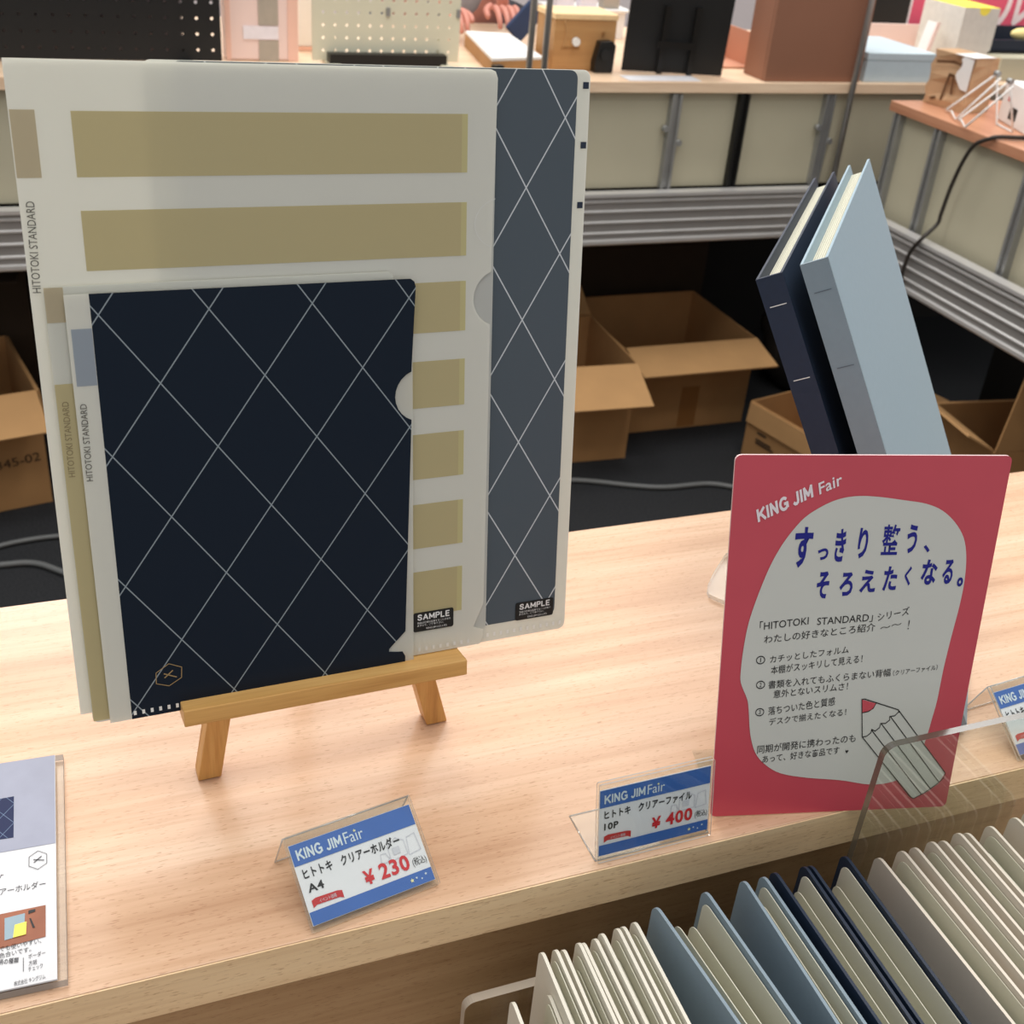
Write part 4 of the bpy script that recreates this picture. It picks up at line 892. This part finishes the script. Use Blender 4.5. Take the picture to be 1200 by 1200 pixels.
for s, A, B, h in LINES: letter(board, s, A, B, h*.74, PEN, name='handwriting', z=.0005, fm=smap, cap=.78, bold=.002)
letter(board, '!', None, None, 0, PEN, name='handwriting', box=(*(0.7093, 0.543), *(0.7135, 0.5692)), z=.0005, fm=smap)
for s, c in [('1', (0.1504, 0.4655)), ('2', (0.159, 0.3949)), ('3', (0.1654, 0.3155))]:
    b = MB()
    for q in strip([(c[0]+.016*math.cos(k*PI/8), c[1]+.0105*math.sin(k*PI/8)) for k in range(17)], .0028): b.poly([(p.x, p.y, .0005) for p in q])
    b.map(smap); ring = b.build('numeral_ring', PEN, board, normals=False)
    letter(ring, s, None, None, 0, PEN, box=(c[0]-(.0015 if s == '1' else .004), c[1]-.006, c[0]+(.0015 if s == '1' else .004), c[1]+.006), z=.0005, fm=smap)
hc = (0.5366, 0.1887); b = MB().poly([(hc[0], hc[1]-.006, .0005), (hc[0]+.007, hc[1]+.001, .0005), (hc[0]+.004, hc[1]+.005, .0005), (hc[0], hc[1]+.002, .0005), (hc[0]-.004, hc[1]+.005, .0005), (hc[0]-.007, hc[1]+.001, .0005)]); b.map(smap); b.build('heart', PEN, board, normals=False)
pencil = [(0.5681, 0.3443), (0.7228, 0.3106), (0.9678, 0.1104), (0.9472, 0.0758), (0.9019, 0.0499), (0.8471, 0.0324), (0.5918, 0.2315)]
flat(pencil, .0005, SIGNW, 'pencil_drawing', board, 6)
flat([(0.5681, 0.3443), (0.6277, 0.3317), (0.6141, 0.313), (0.5775, 0.305)], .0007, PINKB, 'pencil_lead', board, 2)
b = MB()
for pl in [[(0.5918, 0.2315), (0.5681, 0.3443), (0.58, 0.3453), (0.7228, 0.3106), (0.728, 0.3028)], [(0.7228, 0.3106), (0.9678, 0.1104), (0.9646, 0.0943), (0.9367, 0.0734), (0.8945, 0.0501), (0.8508, 0.0323)], [(0.8508, 0.0323), (0.8346, 0.0383), (0.5918, 0.2315)], [(0.6277, 0.3317), (0.6201, 0.318), (0.6012, 0.3082), (0.5775, 0.305)], [(0.5918, 0.2315), (0.609, 0.2337), (0.6246, 0.2436), (0.626, 0.2539), (0.6412, 0.2484), (0.6567, 0.2583), (0.6594, 0.2711), (0.6788, 0.2707), (0.6942, 0.2806), (0.692, 0.2909), (0.7126, 0.293), (0.7245, 0.3029)], [(0.6265, 0.2513), (0.881, 0.0451)], [(0.6611, 0.2711), (0.9178, 0.0603)], [(0.6956, 0.2908), (0.9451, 0.084)]]:
    for q in strip(pl, .0030): b.poly([(p.x, p.y, .0007) for p in q])
b.map(smap); b.build('pencil_outline', BLACKINK, board, normals=False)
# clear holder behind the board with a foot that stands on the worktop
hb = MB().prism([(.03, .0), (1.004, .0), (1.004, .72), (.03, .72)], -.0034, -.0016, side=1); hb.map(smap)
bk = SFi.to_3x3() @ Vector((Sn.x*-1, Sn.y*-1, 0)).normalized(); dn = SFi.to_3x3() @ Vector((0, 0, -1))
a0 = smap(Vector((.03, 0, -.0034))); a1 = smap(Vector((1.0, 0, -.0034)))
sft = bk*.050; tk = -dn*.0012
hb.hexa([a0, a1, a1+sft, a0+sft, a0+tk, a1+tk, a1+sft+tk, a0+sft+tk], mi=0)
hb.build('acrylic_holder', [ACR, EDGE2], S)

# ================================================================== BINDERS ON THE CLEAR STAND
Wv, Cv, Sv = Vector((0.6797, -0.5657, 0.4668)), Vector((0.6483, 0.7611, -0.0215)), Vector((-0.3431, 0.3173, 0.8841))
Cv = Vector((Cv.x, Cv.y, 0)).normalized(); Wv = (Wv - Cv*Wv.dot(Cv)).normalized(); Sv = Wv.cross(Cv)
OB = Vector((0.3872, 0.5083, 1.1376)); WB, DB, HB = 0.0152, 0.2468, 0.3185
def binder(label, O, cover, cloth, tick, Wd=WB, Hh=HB):
    """local axes: x across the spine (right side at 0), y away from the spine, z up the spine; origin at the bottom spine corner"""
    F = Matrix((Wv, Cv, Sv)).transposed().to_4x4(); F.translation = O - Sv*Hh
    t = thing('clear_file_binder', label, 'binder', F, 'binders on the clear stand behind the pink sign')
    th = .0016
    def cov(x0, bow):
        m = MB(); n = 10
        for k in range(n):
            y0, y1 = DB*k/n, DB*(k+1)/n; b0, b1 = bow*math.sin(PI*k/n), bow*math.sin(PI*(k+1)/n)
            m.hexa([(x0+b0, y0, 0), (x0+th+b0, y0, 0), (x0+th+b1, y1, 0), (x0+b1, y1, 0), (x0+b0, y0, Hh), (x0+th+b0, y0, Hh), (x0+th+b1, y1, Hh), (x0+b1, y1, Hh)])
        bmesh.ops.remove_doubles(m.bm, verts=m.bm.verts, dist=1e-6); return m
    cov(-th, 0).build('front_cover', cover, t); cov(-Wd, 0).build('rear_cover', cover, t)
    sp = MB().span((-Wd, -.0004, 0), (0, .0012, Hh)).build('spine', cloth, t)
    q = MB()
    for z in (Hh-.0175, Hh-.0625): q.poly([(-Wd*.80, -.0006, z), (-Wd*.18, -.0006, z), (-Wd*.18, -.0006, z+.0005), (-Wd*.80, -.0006, z+.0005)])
    q.build('spine_line', tick, sp, normals=False)
    pg = MB()
    for k in range(9):
        x = -Wd+.0022+(Wd-.0044)*k/8; pg.span((x-.0005, .002, .006), (x+.0005, DB-.007, Hh-.006))
    pg.build('pocket_pages', POCKET, t)
    return t
binder('pale blue binder leaning on the clear stand, right of the navy one', OB, SKY, SKY_L, mat('blue_grey_print', (92, 104, 116), .5), Hh=.3105)
binder('navy binder leaning on the clear stand, left of the pale blue one', OB - Wv*(WB+.0100) - Sv*.001, NAVY, NAVY_SPINE, WHITE, Hh=.297)
ST = Matrix((Cv, Sv, Wv)).transposed().to_4x4(); off = -(2*WB+.0100+.003)
ST.translation = OB + Wv*off
ps = thing('acrylic_stand', 'clear acrylic display stand holding up the two binders', 'stand', ST)
c0 = (-0.2263, -0.0684); c1 = (-0.1905, -0.0717)
zt = -.292
plate = [(-.02, zt+.012), (-.008, zt), (.17, zt-.001), (.18, zt+.010), (.13, -.10), (.06, -.10)]
MB().prism(plate, -.003, 0, side=1).build('back_plate', [ACR, EDGE2], ps)
# low clear foot bent from the plate, its rounded corner showing at the left of the sign
FP = [(0.0142, 0.0454), (-0.0077, 0.0247), (-0.0204, 0.0107), (-0.0242, 0.005), (-0.0256, -0.0002), (-0.0228, -0.0052), (-0.0188, -0.0106), (-0.0105, -0.0181), (0.1027, -0.0279), (0.1505, 0.0431), (0.0753, 0.0456)]
MB().prism(FP, 0, .003, M=Matrix.Translation((0.4378, 0.5907, 0.8546)), side=1).build('foot_plate', [ACR, EDGE2], ps, world=True)

# ================================================================== FILE ROW ON THE LOWER SHELF
ZS = .5305
def cover_poly(Ln, Hh, r=.006):
    return [(0, 0), (Ln, 0)] + [(Ln-r+r*math.cos(a), Hh-r+r*math.sin(a)) for a in [PI/2*k/5 for k in range(6)]] + [(r+r*math.cos(a), Hh-r+r*math.sin(a)) for a in [PI/2+PI/2*k/5 for k in range(6)]]
def file_(label, A, B, matl, solid_right=False):
    """A and B: (far top corner, direction towards the viewer) of the left and the right cover"""
    t0, d0 = Vector(A[0]), Vector(A[1]).normalized(); t1, d1 = Vector(B[0]), Vector(B[1]).normalized()
    top = (t0.z+t1.z)/2; Hh = top - ZS; Ln = .226
    o = Vector((t0.x, t0.y, ZS)); t = thing('clear_file', label, 'file', o, 'clear files standing on the lower shelf')
    def board(tp, d, th, h0, l0, l1, z0):
        n = Vector((-d.y, d.x, 0)); M = Matrix((d, Vector((0, 0, 1)), -n)).transposed().to_4x4(); M.translation = tp
        return M
    def slab(tp, d, Lx, Hx, th, mm, name, zoff=0):
        M = Matrix((d, Vector((0, 0, 1)), d.cross(Vector((0, 0, 1))))).transposed().to_4x4(); M.translation = Vector((tp.x, tp.y, ZS+zoff)) - o
        return MB().prism(cover_poly(Lx, Hx), -th/2, th/2, M=M).build(name, mm, t, bevel=0)
    slab(t0, d0, Ln, t0.z-ZS, .0017, matl, 'cover'); slab(t1, d1, Ln, t1.z-ZS, .0017, matl, 'cover')
    gap = (t1-t0).length
    for k in (.30, .62, 1-.0019/gap):
        tp = t0.lerp(t1, k); d = d0.lerp(d1, k).normalized(); last = k > .63; tp = tp + d*(.0045 if last else .008+.004*random.random())
        slab(tp, d, Ln-.014, Hh-(.0048 if last else .010+.004*random.random()), .0005, POCKET, 'pocket_page', .002)
    e0 = t0 + d0*(Ln-.0012); e1 = t1 + d1*(Ln-.0012); c = (e0+e1)/2; ww = (e1-e0).length
    a = math.atan2((e1-e0).y, (e1-e0).x)
    MB().box((c.x-o.x, c.y-o.y, Hh/2-.002), (max(ww-.002, .001), .0012, Hh-.004), rz=a).build('spine', matl, t)
    return t
for args in (
 ('white file at the far left of the row, pulled forward of the clear divider', ((0.1645, 0.33, 0.8417), (-0.0405, -0.9992, 0.0)), ((0.1845, 0.332, 0.8364), (-0.0555, -0.9985, 0.0)), IVORY),
 ('first full-height white file from the left, in front of the clear divider', ((0.1872, 0.35, 0.8452), (-0.0426, -0.9991, 0.0)), ((0.1946, 0.35, 0.8445), (-0.0322, -0.9995, 0.0)), IVORY),
 ('second full-height white file from the left', ((0.199, 0.35, 0.8429), (-0.042, -0.9991, 0.0)), ((0.2072, 0.35, 0.8451), (-0.0343, -0.9994, 0.0)), IVORY),
 ('third full-height white file from the left', ((0.2096, 0.35, 0.8442), (-0.0269, -0.9996, 0.0)), ((0.2161, 0.35, 0.8451), (-0.0243, -0.9997, 0.0)), IVORY),
 ('fourth full-height white file from the left', ((0.2196, 0.35, 0.8477), (-0.0266, -0.9996, 0.0)), ((0.2281, 0.35, 0.8486), (-0.0336, -0.9994, 0.0)), IVORY),
 ('white file standing directly left of the light blue files', ((0.2314, 0.35, 0.8488), (-0.0286, -0.9996, 0.0)), ((0.2376, 0.35, 0.8499), (-0.0213, -0.9998, 0.0)), IVORY),
 ('wide-open light blue file next to the left group of white files', ((0.2487, 0.35, 0.857), (0.0857, -0.9963, 0.0)), ((0.277, 0.35, 0.8591), (0.049, -0.9988, 0.0)), SKY_L),
 ('light blue file next to the navy files', ((0.2998, 0.35, 0.8601), (-0.0179, -0.9998, 0.0)), ((0.3118, 0.35, 0.8595), (-0.0088, -1.0, 0.0)), SKY_L),
 ('navy file next to the light blue files', ((0.3184, 0.35, 0.8607), (-0.0131, -0.9999, 0.0)), ((0.3373, 0.35, 0.8594), (-0.0369, -0.9993, 0.0)), NAVY),
 ('navy file next to the right group of white files', ((0.3412, 0.35, 0.8588), (-0.0324, -0.9995, 0.0)), ((0.3629, 0.35, 0.8594), (-0.0339, -0.9994, 0.0)), NAVY),
 ('white file directly right of the navy files', ((0.3877, 0.35, 0.8505), (-0.0062, -1.0, 0.0)), ((0.403, 0.35, 0.8513), (-0.0122, -0.9999, 0.0)), IVORY_W),
 ('second white file to the right of the navy files', ((0.4117, 0.35, 0.8514), (-0.0203, -0.9998, 0.0)), ((0.423, 0.35, 0.8527), (-0.0221, -0.9998, 0.0)), IVORY_W),
 ('third white file to the right of the navy files', ((0.4313, 0.35, 0.851), (-0.024, -0.9997, 0.0)), ((0.441, 0.35, 0.8542), (-0.0238, -0.9997, 0.0)), IVORY_W),
 ('fourth white file to the right of the navy files', ((0.4477, 0.35, 0.8523), (-0.0237, -0.9997, 0.0)), ((0.4639, 0.35, 0.8531), (-0.0292, -0.9996, 0.0)), IVORY_W),
 ('white file at the right end of the row, cut by the frame', ((0.4811, 0.35, 0.855), (-0.0288, -0.9996, 0.0)), ((0.4906, 0.35, 0.8564), (-0.0267, -0.9996, 0.0)), IVORY_W)):
    file_(*args)

# clear dividers
D1 = thing('acrylic_divider', 'clear acrylic divider with a pale edge behind the leftmost white files', 'divider', (0.15, .385, ZS))
def divider(par, x0, x1, zt, y, th, r, mats):
    pts = [(x1, ZS), (x1, zt)] + [(x0+r+r*math.cos(a), zt-r+r*math.sin(a)) for a in [PI/2+PI/2*k/6 for k in range(7)]] + [(x0, ZS)]
    M = Matrix.Translation((-par.location.x, y-par.location.y, -par.location.z)) @ Matrix.Rotation(PI/2, 4, 'X')
    return MB().prism(pts, -th/2, th/2, M=M, side=1).build('panel', mats, par)
par = D1
divider(D1, 0.1532, .30, 0.802, .362, .005, .006, [ACR, film('pale_acrylic_edge', (226, 216, 200), clear=.08, trans=.4, gloss=.15, rough=.15)])
GREYEDGE = film('grey_acrylic_edge', (104, 98, 84), clear=.06, trans=.5, gloss=.2, rough=.15)
D2 = thing('acrylic_divider', 'tall clear acrylic divider standing in front of the pink sign', 'divider', (.42, .36, ZS))
divider(D2, 0.3749, .62, 0.9273, .356, .004, .007, [acrylic('clear_acrylic_panel', (.93, .95, .93)), GREYEDGE])
